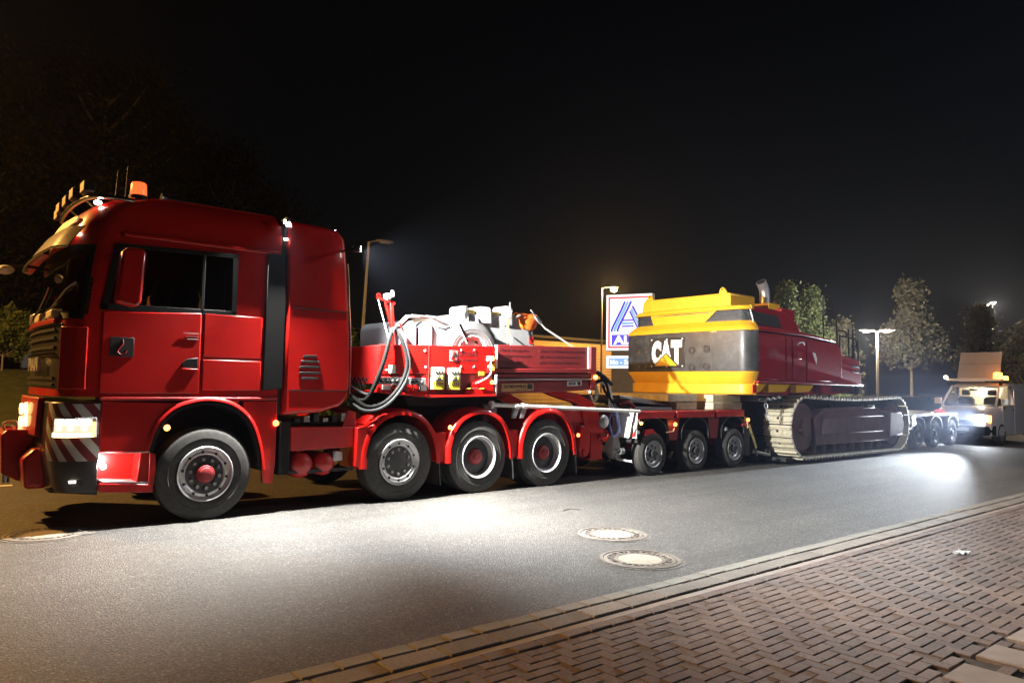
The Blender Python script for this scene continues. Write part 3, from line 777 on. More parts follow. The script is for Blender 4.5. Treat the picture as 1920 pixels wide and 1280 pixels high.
# ================================================================== TRACTOR
TK = thing('heavy_haul_tractor', (0, 1.27, 0), 'dark red four axle heavy haul truck with high cab pulling the trailer', 'truck')
Y0, Y1, YC = .05, 2.49, 1.27
def cab_spec(z):
    tab = [(.36, -1.46, .02, .30), (.6, -1.54, .0, .30), (1.0, -1.56, .0, .30), (1.40, -1.54, .0, .28), (1.45, -1.50, .0, .26), (2.22, -1.50, .0, .26), (2.30, -1.485, .0, .27), (2.95, -1.43, .004, .28), (3.12, -1.405, .008, .29), (3.3, -1.36, .015, .30),
           (3.46, -1.28, .03, .31), (3.56, -1.18, .055, .32), (3.64, -1.03, .095, .34), (3.70, -.82, .16, .36), (3.74, -.52, .28, .36)]
    for a, b in zip(tab, tab[1:]):
        if a[0] <= z <= b[0]:
            k = (z-a[0])/(b[0]-a[0]); return [a[i]+(b[i]-a[i])*k for i in (1, 2, 3)]
    return list(tab[0 if z < tab[0][0] else -1][1:])
def cab_ring(z, xr, nc=8, nf=10, grow=0.):
    xf, ins, rc = cab_spec(z); xf -= grow; y0 = Y0+ins-grow; y1 = Y1-ins+grow; bow = .05
    P = [(xr, y0, z)]
    sx = [.25, -.09, -.42, -.75, -1.0]
    if xr < -1: sx = [xr + (xf+rc-xr)*k/6 for k in range(1, 6)]
    for x in sx: P.append((x if x > xf+rc else xf+rc+.002, y0, z))
    for k in range(nc+1):
        a = math.pi/2*k/nc; P.append((xf+rc-rc*math.sin(a)*1.0, y0+rc-rc*math.cos(a), z))
    for k in range(1, nf):
        t = k/nf; P.append((xf - bow*4*t*(1-t), y0+rc + (y1-y0-2*rc)*t, z))
    for k in range(nc, -1, -1):
        a = math.pi/2*k/nc; P.append((xf+rc-rc*math.sin(a), y1-rc+rc*math.cos(a), z))
    for x in reversed(sx): P.append((x if x > xf+rc else xf+rc+.002, y1, z))
    P.append((xr, y1, z))
    return P
def front_pt(t, z, grow=0.):
    """point on the nose: t in [0,1] from the near side round to the far side; t<0 runs back along the near side"""
    xf, ins, rc = cab_spec(z); xf -= grow; y0 = Y0+ins-grow; y1 = Y1-ins+grow; bow = .05
    arc = rc*math.pi/2; flat = (y1-y0-2*rc); tot = 2*arc+flat; s = t*tot
    if s < 0: return Vector((xf+rc-s, y0, z))
    if s < arc: a = s/rc; return Vector((xf+rc-rc*math.sin(a), y0+rc-rc*math.cos(a), z))
    if s < arc+flat: k = (s-arc)/flat; return Vector((xf-bow*4*k*(1-k), y0+rc+flat*k, z))
    a = math.pi/2-(s-arc-flat)/rc; return Vector((xf+rc-rc*math.sin(max(a, 0)), y1-rc+rc*math.cos(max(a, 0)), z))
def nose_patch(t0, t1, z0, z1, g, th, nt=16, nz=6):
    grid = []
    for j in range(nz+1):
        z = z0+(z1-z0)*j/nz; grid.append([front_pt(t0+(t1-t0)*i/nt, z, g) for i in range(nt+1)])
    def off(p):
        v = Vector((p.x-(-.4), p.y-YC, 0)); 
        return (Vector((-.4, YC, p.z))-p).normalized()*th
    return MB().slab(grid, off)
XR = .84
zs = [1.42, 1.6, 1.8, 2.0, 2.22, 2.30, 2.44, 2.7, 2.97, 3.08, 3.12, 3.3, 3.46, 3.56, 3.64, 3.70, 3.74]
cmb = MB().loft([cab_ring(z, XR-(.04 if z > 3.6 else 0)) for z in zs])
def opening(f):
    if len(f) != 4: return False
    c_ = sum((Vector(cmb.v[i]) for i in f), Vector())/4
    if 2.30 < c_.z < 2.97 and c_.x < -1.26: return True                     # windscreen
    return 2.44 < c_.z < 3.08 and -1.0 < c_.x < .25 and (c_.y < .12 or c_.y > 2.42)
cmb.f = [f for f in cmb.f if not opening(f)]
cab = part(TK, 'cab_body', cmb, 'red_paint', .012, 32)
# what the glass lets you see of the interior
part(TK, 'cab_floor', MB().box(-1.2, .7, .15, 2.4, 1.52, 1.60), 'seat_cloth')
part(TK, 'bunk_wall', MB().box(.50, .54, .10, 2.44, 1.6, 3.5), 'seat_cloth')
part(TK, 'dashboard', MB().prism([(-1.42, 2.0), (-.98, 2.0), (-.95, 2.22), (-1.05, 2.34), (-1.38, 2.31)], 'xz', .2, 2.34), 'black_plastic', .03)
for y in (.62, 1.92):
    se = part(TK, 'seat', MB().prism([(-.62, 2.02), (-.12, 2.0), (-.02, 2.6), (-.08, 2.78), (-.20, 2.78), (-.26, 2.2), (-.62, 2.16)], 'xz', y-.26, y+.26), 'seat_red', .05, seg=3)
    part(se, 'headrest', MB().prism([(-.10, 2.78), (-.04, 2.98), (-.14, 3.0), (-.20, 2.80)], 'xz', y-.15, y+.15), 'seat_red', .03)
part(TK, 'steering_wheel', MB().tube([(-.86+.10*math.sin(q), .62+.23*math.cos(q), 2.36+.20*math.sin(q)) for q in [2*math.pi*i/20 for i in range(20)]], .018, 8, closed=True), 'black_plastic')
part(TK, 'curtain', MB().slab([[(.16+.02*math.sin(i*2.1), .10+.03*i, z) for i in range(9)] for z in (2.40, 3.12)], (.01, 0, 0)), 'seat_red')
# crease above the windows: roof cap edge
part(cab, 'roof_moulding', MB().loft([[(x, y, z) for y, z in ((.052, 3.19), (.035, 3.20), (.035, 3.235), (.065, 3.25))] for x in (-.95, -.3, .3, .80)]), 'red_paint', .006)
# door with its seams, sleeper side locker
door = part(TK, 'door', MB().prism([(-1.13, 1.46), (-.10, 1.46), (-.10, 2.40), (-1.13, 2.34)], 'xz', .036, .06), 'red_paint', .012)
part(TK, 'door_sill', MB().prism([(-1.12, 1.385), (.84, 1.385), (.84, 1.418), (-1.12, 1.418)], 'xz', .034, .3), 'red_chassis', .008)
part(TK, 'side_locker', MB().prism([(-.07, 1.50), (.62, 1.50), (.62, 1.86), (-.07, 1.86)], 'xz', .036, .06), 'red_paint', .01)
part(TK, 'cab_side_panel', MB().prism([(-.07, 1.885), (.62, 1.885), (.62, 2.40), (-.07, 2.40)], 'xz', .038, .06), 'red_paint', .01)
part(door, 'door_handle', MB().prism([(-.31, 1.80), (-.25, 1.86), (-.125, 1.875), (-.125, 1.745), (-.28, 1.735)], 'xz', .028, .05), 'black_plastic', .006)
part(door, 'door_handle_grip', MB().bar((-.30, .018, 1.74), (-.13, .018, 1.735), .014, .02), 'red_paint', .004)
win = part(door, 'window', MB().prism([(-1.10, 2.42), (-.42, 2.40), (-.11, 2.44), (-.11, 3.10), (-.96, 3.05), (-1.05, 2.85)], 'xz', .044, .050), 'glass_tint')
part(TK, 'sleeper_window', MB().prism([(-.085, 2.44), (.21, 2.47), (.25, 2.52), (.245, 3.08), (.21, 3.11), (-.085, 3.105)], 'xz', .044, .050), 'glass_tint')
for pg in ([(-1.16, 2.36), (.30, 2.385), (.30, 2.45), (-1.16, 2.43)], [(-1.05, 3.06), (.30, 3.09), (.30, 3.145), (-1.03, 3.10)], [(.24, 2.40), (.30, 2.40), (.30, 3.14), (.235, 3.13)], [(-1.16, 2.36), (-1.09, 2.36), (-.955, 3.08), (-1.03, 3.10)], [(-.115, 2.40), (-.08, 2.40), (-.08, 3.13), (-.115, 3.13)]):
    part(TK, 'window_frame', MB().prism(pg, 'xz', .040, .0535), 'black_plastic', .004)
# door emblem
em = part(door, 'emblem', MB().prism([(-1.05, 1.86), (-.81, 1.86), (-.81, 2.07), (-1.05, 2.07)], 'xz', .030, .0355), 'ink_black', .003)
part(em, 'hook_mark', MB().tube(cr([(-.93, .028, 2.045), (-.925, .028, 2.0), (-.955, .028, 1.955), (-.975, .028, 1.915), (-.945, .028, 1.885), (-.90, .028, 1.895), (-.885, .028, 1.93)], 4), .010, 6), 'red_board')
part(door, 'lettering', text_mb('SCHWERTRANSPORTE', (-.21, .033, 2.155), (1, 0, 0), (0, 0, 1), .17, .016, .003), 'sticker_white')  # tiny white letters stand in for a highlight on the cab side
for i, z in enumerate((2.115, 2.085)):
    part(door, 'lettering', MB().box(-.27+.02*i, -.13, .032, .0355, z, z+.007), 'sticker_white')  # pale bars drawn as part of that highlight
# black panel and gap between cab and rear housing
part(TK, 'rear_corner_panel', MB().prism([(.645, 1.50), (.90, 1.53), (.905, 2.6), (.87, 3.22), (.655, 3.2)], 'xz', .030, .42), 'black_plastic', .012)
part(TK, 'air_intake', MB().box(.845, .905, .10, 2.4, 1.2, 3.45), 'chassis_black')
# rear equipment housing
tw = part(TK, 'rear_housing', MB().prism([(.925, 1.20), (1.42, 1.225), (1.70, 1.30), (1.815, 1.42), (1.835, 1.6), (1.82, 2.2), (1.745, 3.2), (1.70, 3.52), (1.60, 3.63), (1.40, 3.65), (.925, 3.66)], 'xz', .05, 2.49), 'red_paint', .045, 40, seg=4)
part(tw, 'housing_seam', MB().box(1.0, 1.80, .043, .052, 2.545, 2.56), 'dark_paint')
part(tw, 'housing_seam', MB().box(.99, 1.81, .043, .052, 1.50, 1.515), 'dark_paint')
for i, (z, w2) in enumerate(((1.93, .10), (1.86, .13), (1.79, .145), (1.715, .15), (1.645, .12))):
    part(tw, 'louvre_slot', MB().prism([(1.26-w2, z), (1.26+w2, z+.004), (1.26+w2*.9, z+.034), (1.26-w2*.9, z+.03)], 'xz', .040, .052), 'dark_paint', .004)
part(tw, 'rub_strip', MB().tube([(1.84, .07, 1.46), (1.83, .065, 2.2), (1.755, .065, 3.2)], .012, 6), 'steel')
# work lamp mast between cab and housing
mast = part(TK, 'lamp_mast', MB().tube([(.885, .10, 3.2), (.885, .10, 3.60)], .025, 8), 'black_plastic')
part(mast, 'work_lamp', MB().box(.845, .925, .065, .135, 3.60, 3.67), 'black_plastic', .01)
part(mast, 'work_lamp_lens', MB().box(.852, .918, .058, .064, 3.61, 3.66), 'led_small')
part(mast, 'marker_lamp', MB().box(.86, .91, .045, .06, 3.40, 3.425), 'led_small')
for x in (.885,):
    # hooded downlighter: hood added to keep the light off the cab side
    hd = part(TK, 'hooded_lamp', MB().box(x-.04, x+.04, -.045, .045, 3.66, 3.68), 'black_plastic', .004)
    part(hd, 'light_shield', MB().box(x-.035, x+.035, -.024, -.014, 3.56, 3.66), 'chassis_black')
    part(hd, 'lamp_bracket', MB().box(x-.015, x+.015, .045, .12, 3.662, 3.678), 'black_plastic')
    for dx in (-.30, .25):
        L0 = Vector((x, -.0265, 3.62)); spot(TK, L0, L0 + Vector((dx, -.12, -1)), POW['front'] if dx < 0 else POW['side'], (1, .98, .93), 92, 1.0, .002)
arm = part(TK, 'lamp_arm', MB().tube([(1.66, .06, 3.36), (1.70, -.20, 3.36)], .014, 8), 'black_plastic')
part(arm, 'corner_work_lamp', MB().box(1.68, 1.765, -.28, -.19, 3.32, 3.40), 'black_plastic', .012)
part(arm, 'corner_lamp_lens', MB().box(1.766, 1.772, -.27, -.20, 3.328, 3.392), 'led_white')
L0 = Vector((1.80, -.25, 3.35)); spot(TK, L0, L0 + Vector((.80, -.40, -.40)), POW['corner'], (1, .98, .93), 140, .8, .03)
L0 = Vector((1.80, -.25, 3.31)); spot(TK, L0, L0 + Vector((.75, -.62, -1)), POW['side']*.75, (1, .98, .93), 104, 1.0, .03)  # second spot added at this lamp to brighten the road
# rear work lamps on the housing
for y in (.55, 2.0):
    rl = part(TK, 'rear_work_lamp', MB().box(1.66, 1.76, y-.08, y+.08, 3.64, 3.74), 'black_plastic', .01)
    part(rl, 'rear_work_lamp_lens', MB().box(1.762, 1.770, y-.065, y+.065, 3.655, 3.725), 'led_white')
    spot(TK, (1.85, y, 3.70), (8.5, y-.1, 1.9), POW['rear']/2, (1, .98, .93), 110, .6, .05)

# windscreen, wipers, visor, front panel
for t0, t1, z0, z1 in ((.03, .97, 2.25, 2.335), (.03, .97, 2.955, 3.06), (.03, .06, 2.33, 2.96), (.94, .97, 2.33, 2.96)):
    part(TK, 'windscreen_frame', nose_patch(t0, t1, z0, z1, .006, .012, 26 if t1-t0 > .5 else 3, 3), 'black_plastic')
part(TK, 'windscreen', nose_patch(.045, .955, 2.32, 2.97, .010, .006, 26, 8), 'glass_tint')
for s0, s1 in ((.42, .16), (.72, .46)):
    m = MB().tube([front_pt(s0, 2.28, .04), front_pt((s0+s1)/2, 2.36, .05), front_pt(s1, 2.42, .035)], .012, 6)
    wp = part(TK, 'wiper', m, 'black_plastic')
    part(wp, 'wiper_blade', MB().tube([front_pt(s1+.09, 2.40, .03), front_pt(s1-.05, 2.56, .03), front_pt(s1-.09, 2.64, .03)], .008, 5), 'steel')
part(TK, 'sun_visor', MB().slab([[front_pt(.06+.88*i/24, 2.98+.26*j/4, .20-.10*j/4) for i in range(25)] for j in range(5)], (.012, 0, 0)), 'visor_smoke', 0, 40)
part(TK, 'visor_trim', MB().tube([front_pt(.06+.88*i/24, 2.98, .205) for i in range(25)], .012, 6), 'chrome')
ov = []
for j in range(9):
    k = -1+j/4; hw = math.sqrt(max(.0, 1-abs(k)**2.6))*.30+.002
    ov.append([front_pt(.47-hw+2*hw*i/12, 3.36+.085*k, .045) for i in range(13)])
part(TK, 'roof_sign', MB().slab(ov, (.02, 0, 0)), 'cream', .004)
part(TK, 'grille', nose_patch(.105, .895, 1.47, 2.20, .012, .03, 22, 6), 'dark_paint', .006)
for i, z in enumerate((1.53, 1.60, 1.93, 2.03, 2.12)):
    part(TK, 'grille_bar', nose_patch(.15, .85, z, z+.028, .035, .028, 20, 1), 'black_plastic')
part(TK, 'grille_trim', nose_patch(.14, .86, 1.862, 1.888, .040, .03, 20, 1), 'chrome')
part(TK, 'lettering', text_mb('MAN', (-1.600, 1.02, 1.765), (0, -1, 0), (0, 0, 1), .74, .15, .03, .03), 'alu_rim')
part(TK, 'front_service_step', nose_patch(.15, .85, 2.20, 2.25, .05, .05, 20, 1), 'red_paint', .005)
part(TK, 'corner_vane', nose_patch(.0, .10, 1.50, 2.16, .028, .02, 6, 5), 'red_paint', .006)
# clutter on the dashboard seen through the screen, front mirror
for y, h_ in ((1.9, .13), (1.45, .10), (.55, .09)):
    part(TK, 'screen_top_box', MB().box(-1.57, -1.45, y-.22, y+.18, 2.265, 2.265+h_), 'cream' if y != 1.9 else 'steel', .02)
# mirrors
mr = part(TK, 'mirror', MB().prism([(-1.08, 2.42), (-.88, 2.38), (-.83, 2.43), (-.80, 2.98), (-.85, 3.02), (-1.00, 3.01), (-1.04, 2.96)], 'xz', -.32, -.15), 'red_paint', .035, 40, seg=3)
part(mr, 'mirror_glass', MB().prism([(-.832, 2.47), (-.822, 2.47), (-.795, 2.95), (-.805, 2.95)], 'xz', -.30, -.17), 'glass_cab')
for z in (2.48, 2.95): part(mr, 'mirror_arm', MB().tube([(-.98, -.18, z), (-1.0, -.05, z+.02), (-1.02, .06, z+.03)], .018, 8), 'black_plastic')
mf = part(TK, 'mirror', MB().prism([(-1.26, 2.42), (-1.0, 2.38), (-.95, 2.95), (-1.2, 3.0)], 'xz', 2.68, 2.88), 'red_paint', .04)
for z in (2.5, 2.92): part(mf, 'mirror_arm', MB().tube([(-1.05, 2.45, z+.03), (-1.06, 2.70, z)], .018, 8), 'black_plastic')
ml = part(TK, 'front_mirror', MB().ellipsoid((-1.86, 2.0, 2.93), .10, .17, .055), 'white_paint')
part(ml, 'mirror_arm', MB().tube(cr([(-1.3, 2.25, 2.98), (-1.55, 2.2, 3.02), (-1.8, 2.05, 2.98)]), .018, 8), 'black_plastic')
# roof light bar and lamps
bar = part(TK, 'light_bar', MB().tube(cr([(-.85, .15, 3.62), (-1.16, .19, 3.62), (-1.28, .5, 3.63), (-1.32, 1.27, 3.64), (-1.28, 2.04, 3.63), (-1.16, 2.35, 3.62), (-.85, 2.39, 3.62)], 6), .028, 10), 'chrome')
for y in (.36, .80, 1.27, 1.74, 2.18):
    x = -1.31 if abs(y-1.27) < .6 else -1.27
    lb = part(bar, 'roof_lamp', MB().box(x-.06, x+.05, y-.13, y+.13, 3.665, 3.79), 'black_plastic', .015)
    part(bar, 'roof_lamp_lens', MB().box(x-.070, x-.061, y-.11, y+.11, 3.68, 3.785), 'cream', .004)
for y in (.45, 1.27, 2.1): part(bar, 'bar_foot', MB().tube([(-1.29, y, 3.63), (-1.15, y, 3.50)], .016, 6), 'chrome')
part(TK, 'roof_glint', MB().ellipsoid((-1.20, .22, 3.55), .04, .05, .025), 'led_small')  # glowing dots stand in for reflections and lit spots on the roof front
part(TK, 'roof_glint', MB().ellipsoid((-1.40, .24, 3.20), .03, .04, .02), 'led_small')
bc = part(TK, 'beacon', MB().lathe([(.085, 0), (.088, .02), (.082, .13), (.07, .15), (.001, .155)], (-.78, .30, 3.715), 'z', 24), 'beacon_glow')
part(bc, 'beacon_base', MB().lathe([(.10, -.06), (.10, .0), (.09, .0)], (-.78, .30, 3.715), 'z', 20), 'black_plastic')
for x, y, h_ in ((-1.0, .4, .35), (-.80, .9, .55), (.1, .5, .12)):
    part(TK, 'antenna', MB().tube([(x, y, 3.6), (x+.02, y, 3.64+h_)], [.008, .003], 6), 'black_plastic')
hn = part(TK, 'air_horn', MB().tube([(-.1, .45, 3.77), (-.42, .45, 3.77), (-.5, .45, 3.77)], [.025, .03, .06], 12), 'chrome')

# bumper with striped corners, headlamp
zb = [.40, .5, .7, .9, 1.1, 1.25, 1.36]
part(TK, 'bumper', MB().loft([cab_ring(z, -1.10) for z in zb]), 'dark_paint', .015, 35)
part(TK, 'warning_stripe_panel', nose_patch(-.055, .155, .74, 1.345, .006, .01, 14, 6), 'warning_stripes')
hl = part(TK, 'headlight', nose_patch(-.05, .105, .985, 1.20, .016, .05, 12, 4), 'lens_clear', .006)
part(hl, 'headlight_lens', nose_patch(-.035, .095, 1.05, 1.185, .020, .004, 12, 3), 'headlamp_dim')
for t0, t1, z0, z1 in ((-.028, .012, 1.125, 1.178), (.018, .052, 1.125, 1.178), (.058, .088, 1.125, 1.178), (-.02, .0, 1.06, 1.11), (.025, .045, 1.06, 1.11), (.065, .085, 1.06, 1.11)):
    part(hl, 'headlight_bulb', nose_patch(t0, t1, z0, z1, .0225, .003, 4, 2), 'headlamp_glow' if z0 > 1.1 else 'bumper_lamp')
part(hl, 'indicator_strip', nose_patch(-.04, .10, .995, 1.04, .021, .004, 12, 2), 'drl_glow')
part(hl, 'reflector', nose_patch(-.047, -.036, 1.0, 1.15, .023, .004, 2, 2), 'amber_marker')
spot(TK, (-1.64, .45, 1.1), (-9, 1.6, .2), POW['head'], (1, .95, .86), 64, .8, .06)
spot(TK, (-1.64, 2.1, 1.1), (-9, 3.6, .2), POW['head'], (1, .95, .86), 80, .8, .06)
hl2 = part(TK, 'headlight', nose_patch(.865, 1.0, .985, 1.20, .016, .05, 12, 4), 'headlamp_glow', .006)
part(TK, 'fog_lamp', nose_patch(.02, .05, .515, .535, .012, .01, 3, 1), 'led_small')
part(TK, 'bumper_hole', MB().lathe([(.035, .0), (.035, -.03), (.001, -.03)], (-1.27, .055, .52), 'y', 14), 'chassis_black')
# red centre piece with lamps, tow ballast and coupling
cen = part(TK, 'bumper_centre', nose_patch(.25, .75, .98, 1.40, .05, .08, 14, 5), 'red_chassis', .012)
for y, z in ((.80, 1.13), (.80, 1.27), (1.20, 1.10), (1.20, 1.25)):
    part(cen, 'bumper_lamp', MB().lathe([(.07, .0), (.06, -.03), (.001, -.035)], (-1.655, y+.25, z), 'x', 4 if y > 1 else 12), 'bumper_lamp')  # glow in these lenses stands in for reflected orange light
bl_ = part(TK, 'tow_ballast', MB().prism([(-1.88, .56), (-1.70, .46), (-1.5, .50), (-1.5, 1.0), (-1.60, 1.04), (-1.84, 1.04), (-1.90, .98)], 'xz', .92, 1.66), 'red_paint', .03, seg=3)
part(bl_, 'tow_jaw', MB().prism([(-1.70, .42), (-1.5, .42), (-1.5, .82), (-1.62, .86), (-1.74, .74)], 'xz', .52, .90), 'red_paint', .04, seg=3)
part(bl_, 'tow_jaw', MB().prism([(-1.70, .42), (-1.5, .42), (-1.5, .82), (-1.62, .86), (-1.74, .74)], 'xz', 1.68, 2.06), 'red_paint', .04, seg=3)
part(bl_, 'tow_handle', MB().tube(cr([(-1.86, 1.0, 1.03), (-1.87, 1.0, 1.11), (-1.76, 1.0, 1.12), (-1.75, 1.0, 1.03)], 4), .013, 8), 'cream')
part(bl_, 'tow_pin', MB().lathe([(.04, 0), (.04, .62), (.055, .64), (.001, .66)], (-1.80, 1.3, .42), 'z', 14), 'steel')
part(TK, 'tow_eye', MB().tube([(-1.52, .36, .86), (-1.60, .34, .90), (-1.60, .34, .84), (-1.52, .36, .83)], .014, 6), 'red_paint')
part(TK, 'front_apron', MB().prism([(-1.50, .40), (-1.05, .34), (-1.05, .42), (-1.48, .5)], 'xz', .3, 2.2), 'chassis_black')

# side: lower panel, step, arch
arch = [(-.62, .82), (-.60, .90), (-.545, 1.06), (-.48, 1.17), (-.33, 1.30), (-.08, 1.375), (.13, 1.37), (.30, 1.32), (.45, 1.21), (.56, 1.05), (.64, .80), (.68, .54)]
part(TK, 'lower_side_panel', MB().prism([(-1.10, 1.38), (-1.10, .825), (-.62, .805)] + arch[1:8] + [(.40, 1.38)], 'xz', .045, .10), 'red_paint', .012)
part(TK, 'rear_skirt', MB().prism([(.42, 1.375)] + arch[8:] + [(.70, .37), (.82, .36), (.85, .60), (.85, 1.375)], 'xz', .05, .12), 'red_paint', .012)
lipP = [Vector((x, .03, z)) for x, z in arch]
lp = cr(lipP, 4)
part(TK, 'arch_lip', MB().loft([[p + Vector((0, dy, 0)) + (Vector((0, 0, .53))-Vector((p.x, 0, p.z))).normalized()*dr for dy, dr in ((.02, -.045), (-.012, -.03), (-.015, .0), (.03, .015))] for p in lp]), 'red_paint', 0, 60)
part(TK, 'arch_flare', MB().loft([[p + Vector((0, dy, 0)) + (Vector((0, 0, .53))-Vector((p.x, 0, p.z))).normalized()*dr for dy, dr in ((.02, .017), (-.004, .02), (-.004, .052), (.02, .055))] for p in lp]), 'black_plastic', 0, 60)
part(TK, 'arch_liner', MB().loft([[p + Vector((0, dy, 0)) + (Vector((0, 0, .53))-Vector((p.x, 0, p.z))).normalized()*dr for dy, dr in ((.06, .03), (.06, .05), (.62, .05), (.62, .03))] for p in lp]), 'chassis_black', 0, 60)
part(TK, 'arch_marker', MB().lathe([(.034, .0), (.03, -.014), (.001, -.016)], (-.435, .018, 1.075), 'y', 16), 'amber_marker')
part(TK, 'skirt_marker', MB().lathe([(.038, .0), (.034, -.02), (.001, -.024)], (.835, .045, 1.10), 'y', 16), 'red_marker')
st = part(TK, 'step_well', MB().prism([(-1.08, .41), (-.56, .375), (-.56, .40), (-1.08, .44)], 'xz', .04, .40), 'red_paint', .006)
part(st, 'step_back', MB().box(-1.08, -.60, .33, .35, .42, .81), 'red_paint')
part(st, 'step_side', MB().prism([(-.72, .47), (-.60, .46), (-.57, .60), (-.60, .81), (-.69, .81)], 'xz', .05, .33), 'red_paint', .01)
part(st, 'step_front_rail', MB().prism([(-1.085, .40), (-.55, .36), (-.55, .455), (-1.085, .50)], 'xz', .025, .05), 'red_paint', .01)
part(st, 'step_post', MB().prism([(-.60, .45), (-.545, .44), (-.53, .62), (-.54, .79), (-.60, .80)], 'xz', .028, .06), 'red_paint', .008)
part(st, 'step_tread', MB().prism([(-1.06, .505), (-.60, .465), (-.60, .48), (-1.06, .52)], 'xz', .03, .33), 'galvanised', .004)
part(st, 'step_strip', MB().box(-1.07, -.60, .036, .05, .805, .818), 'white_paint')
lmp = part(st, 'step_lamp', MB().lathe([(.03, .0), (.03, -.01), (.001, -.012)], (-1.055, .040, .675), 'y', 14), 'led_white')
point(TK, (-1.0, .10, .70), POW['step'], (1, .96, .95), .02)
# interior below: chassis
for y in (.80, 1.62):
    part(TK, 'chassis_rail', MB().box(-1.1, 6.1, y, y+.1, .72, .98), 'chassis_black', .01)
for x in (-.6, .9, 2.0, 3.3, 4.65, 6.0): part(TK, 'cross_member', MB().box(x-.05, x+.05, .90, 1.62, .76, .94), 'chassis_black')
for x in (0, 2.6, 3.98, 5.36):
    part(TK, 'axle', MB().tube([(x, .3, .53), (x, 2.24, .53)], .075, 12), 'chassis_black')
part(TK, 'engine_block', MB().box(-1.0, .75, .75, 1.75, .55, 1.35), 'chassis_black', .05)
sb = part(TK, 'side_box', MB().prism([(1.05, 1.05), (1.95, 1.03), (1.95, .76), (1.06, .74)], 'xz', .09, .55), 'red_chassis', .012)
part(TK, 'battery_box', MB().box(.90, 1.06, .10, .6, .45, 1.12), 'black_plastic', .02)
for x, r_ in ((1.24, .165), (1.56, .15)):
    part(TK, 'air_tank', MB().lathe([(.001, .10), (r_*.6, .115), (r_*.9, .15), (r_, .20), (r_, .68), (r_*.8, .74)], (x, 0, .55), 'y', 24), 'red_chassis')
part(TK, 'silver_cap', MB().box(1.66, 1.80, .12, .3, .58, .72), 'galvanised', .02)
part(TK, 'frame_crossbar', MB().box(1.05, 1.95, .12, .16, .45, .49), 'chassis_black')
part(TK, 'catwalk', MB().box(.95, 1.98, .25, 2.3, 1.06, 1.10), 'dark_steel', .006)
for i in range(6): part(TK, 'valve_block', MB().box(1.12+i*.13, 1.20+i*.13, .15, .28, 1.10, 1.15+.03*(i % 3)), 'steel' if i % 2 else 'chassis_black', .008)
part(TK, 'hose_carrier_bracket', MB().prism([(1.78, 1.02), (1.98, 1.0), (1.98, 1.22), (1.86, 1.24)], 'xz', .14, .2), 'red_chassis', .006)
# wheels
for x, k in ((0, 'steer'), (2.6, 'lift'), (3.98, 'dual'), (5.36, 'dual')):
    wheel(TK, (x, .0 if k != 'dual' else .0, .535), k)
    wheel(TK, (x, 2.54, .535), 'none', True)
    if k == 'dual':
        wheel(TK, (x, .345, .535), 'none'); wheel(TK, (x, 2.2, .535), 'none', True)
# rear fenders
fpath = [(-.60, .47), (-.585, .70), (-.50, .95), (-.33, 1.14), (-.08, 1.235), (.16, 1.235), (.38, 1.14), (.54, .97), (.635, .74), (.67, .48)]
for i, x in enumerate((2.6, 3.98, 5.36)):
    pp = cr([(a+x, 0, b) for a, b in fpath], 5)
    def rad(p): return (Vector((x, 0, .5))-Vector((p.x, 0, p.z))).normalized()
    for yside in (0, 1):
        def Yv(d): return (-.015+d) if yside == 0 else (2.555-d)
        prof = ((0, .065), (0, .01), (.02, -.012), (.12, -.02), (.60, -.015), (.60, .012), (.12, .006), (.03, .014), (.022, .065))
        fd = part(TK, 'fender', MB().loft([[Vector((p.x, Yv(dy), p.z)) + rad(p)*dr for dy, dr in prof] for p in pp]), 'red_paint', 0, 50)
        if yside == 0:
            part(fd, 'fender_rib', MB().loft([[Vector((p.x, dy, p.z)) + rad(p)*dr for dy, dr in ((.20, -.018), (.22, -.03), (.40, -.03), (.42, -.018))] for p in pp[12:34]]), 'red_paint', 0, 50)
            part(fd, 'mud_flap', MB().prism([(x+.655, .54), (x+.675, .54), (x+.70, .16), (x+.685, .16)], 'xz', .01, .58), 'mud_flap')
            part(fd, 'fender_foot', MB().prism([(x-.63, .47), (x-.50, .46), (x-.50, .60), (x-.60, .75)], 'xz', .0, .05), 'red_paint', .01)
part(TK, 'fender_step_panel', MB().prism([(1.93, 1.02), (2.02, 1.04), (2.12, 1.02), (2.03, .74), (2.02, .49), (1.93, .50)], 'xz', .0, .5), 'red_paint', .012)
for x, z, mtn in ((3.43, .99, 'amber_marker'), (6.055, .80, 'red_marker')):
    part(TK, 'fender_marker', MB().lathe([(.032, .0), (.028, -.02), (.001, -.024)], (x, -.01, z), 'y', 14), mtn)
for x in (3.29, 4.66): part(TK, 'fender_bridge', MB().prism([(x-.06, .50), (x+.08, .49), (x+.10, .92), (x-.10, .92)], 'xz', .03, .5), 'red_paint', .01)
part(TK, 'fifth_wheel_plate', MB().box(3.0, 4.5, .75, 1.80, 1.14, 1.26), 'chassis_black', .03)
part(TK, 'fifth_wheel_mount', MB().box(3.3, 4.2, .7, 1.85, .98, 1.14), 'chassis_black', .02)
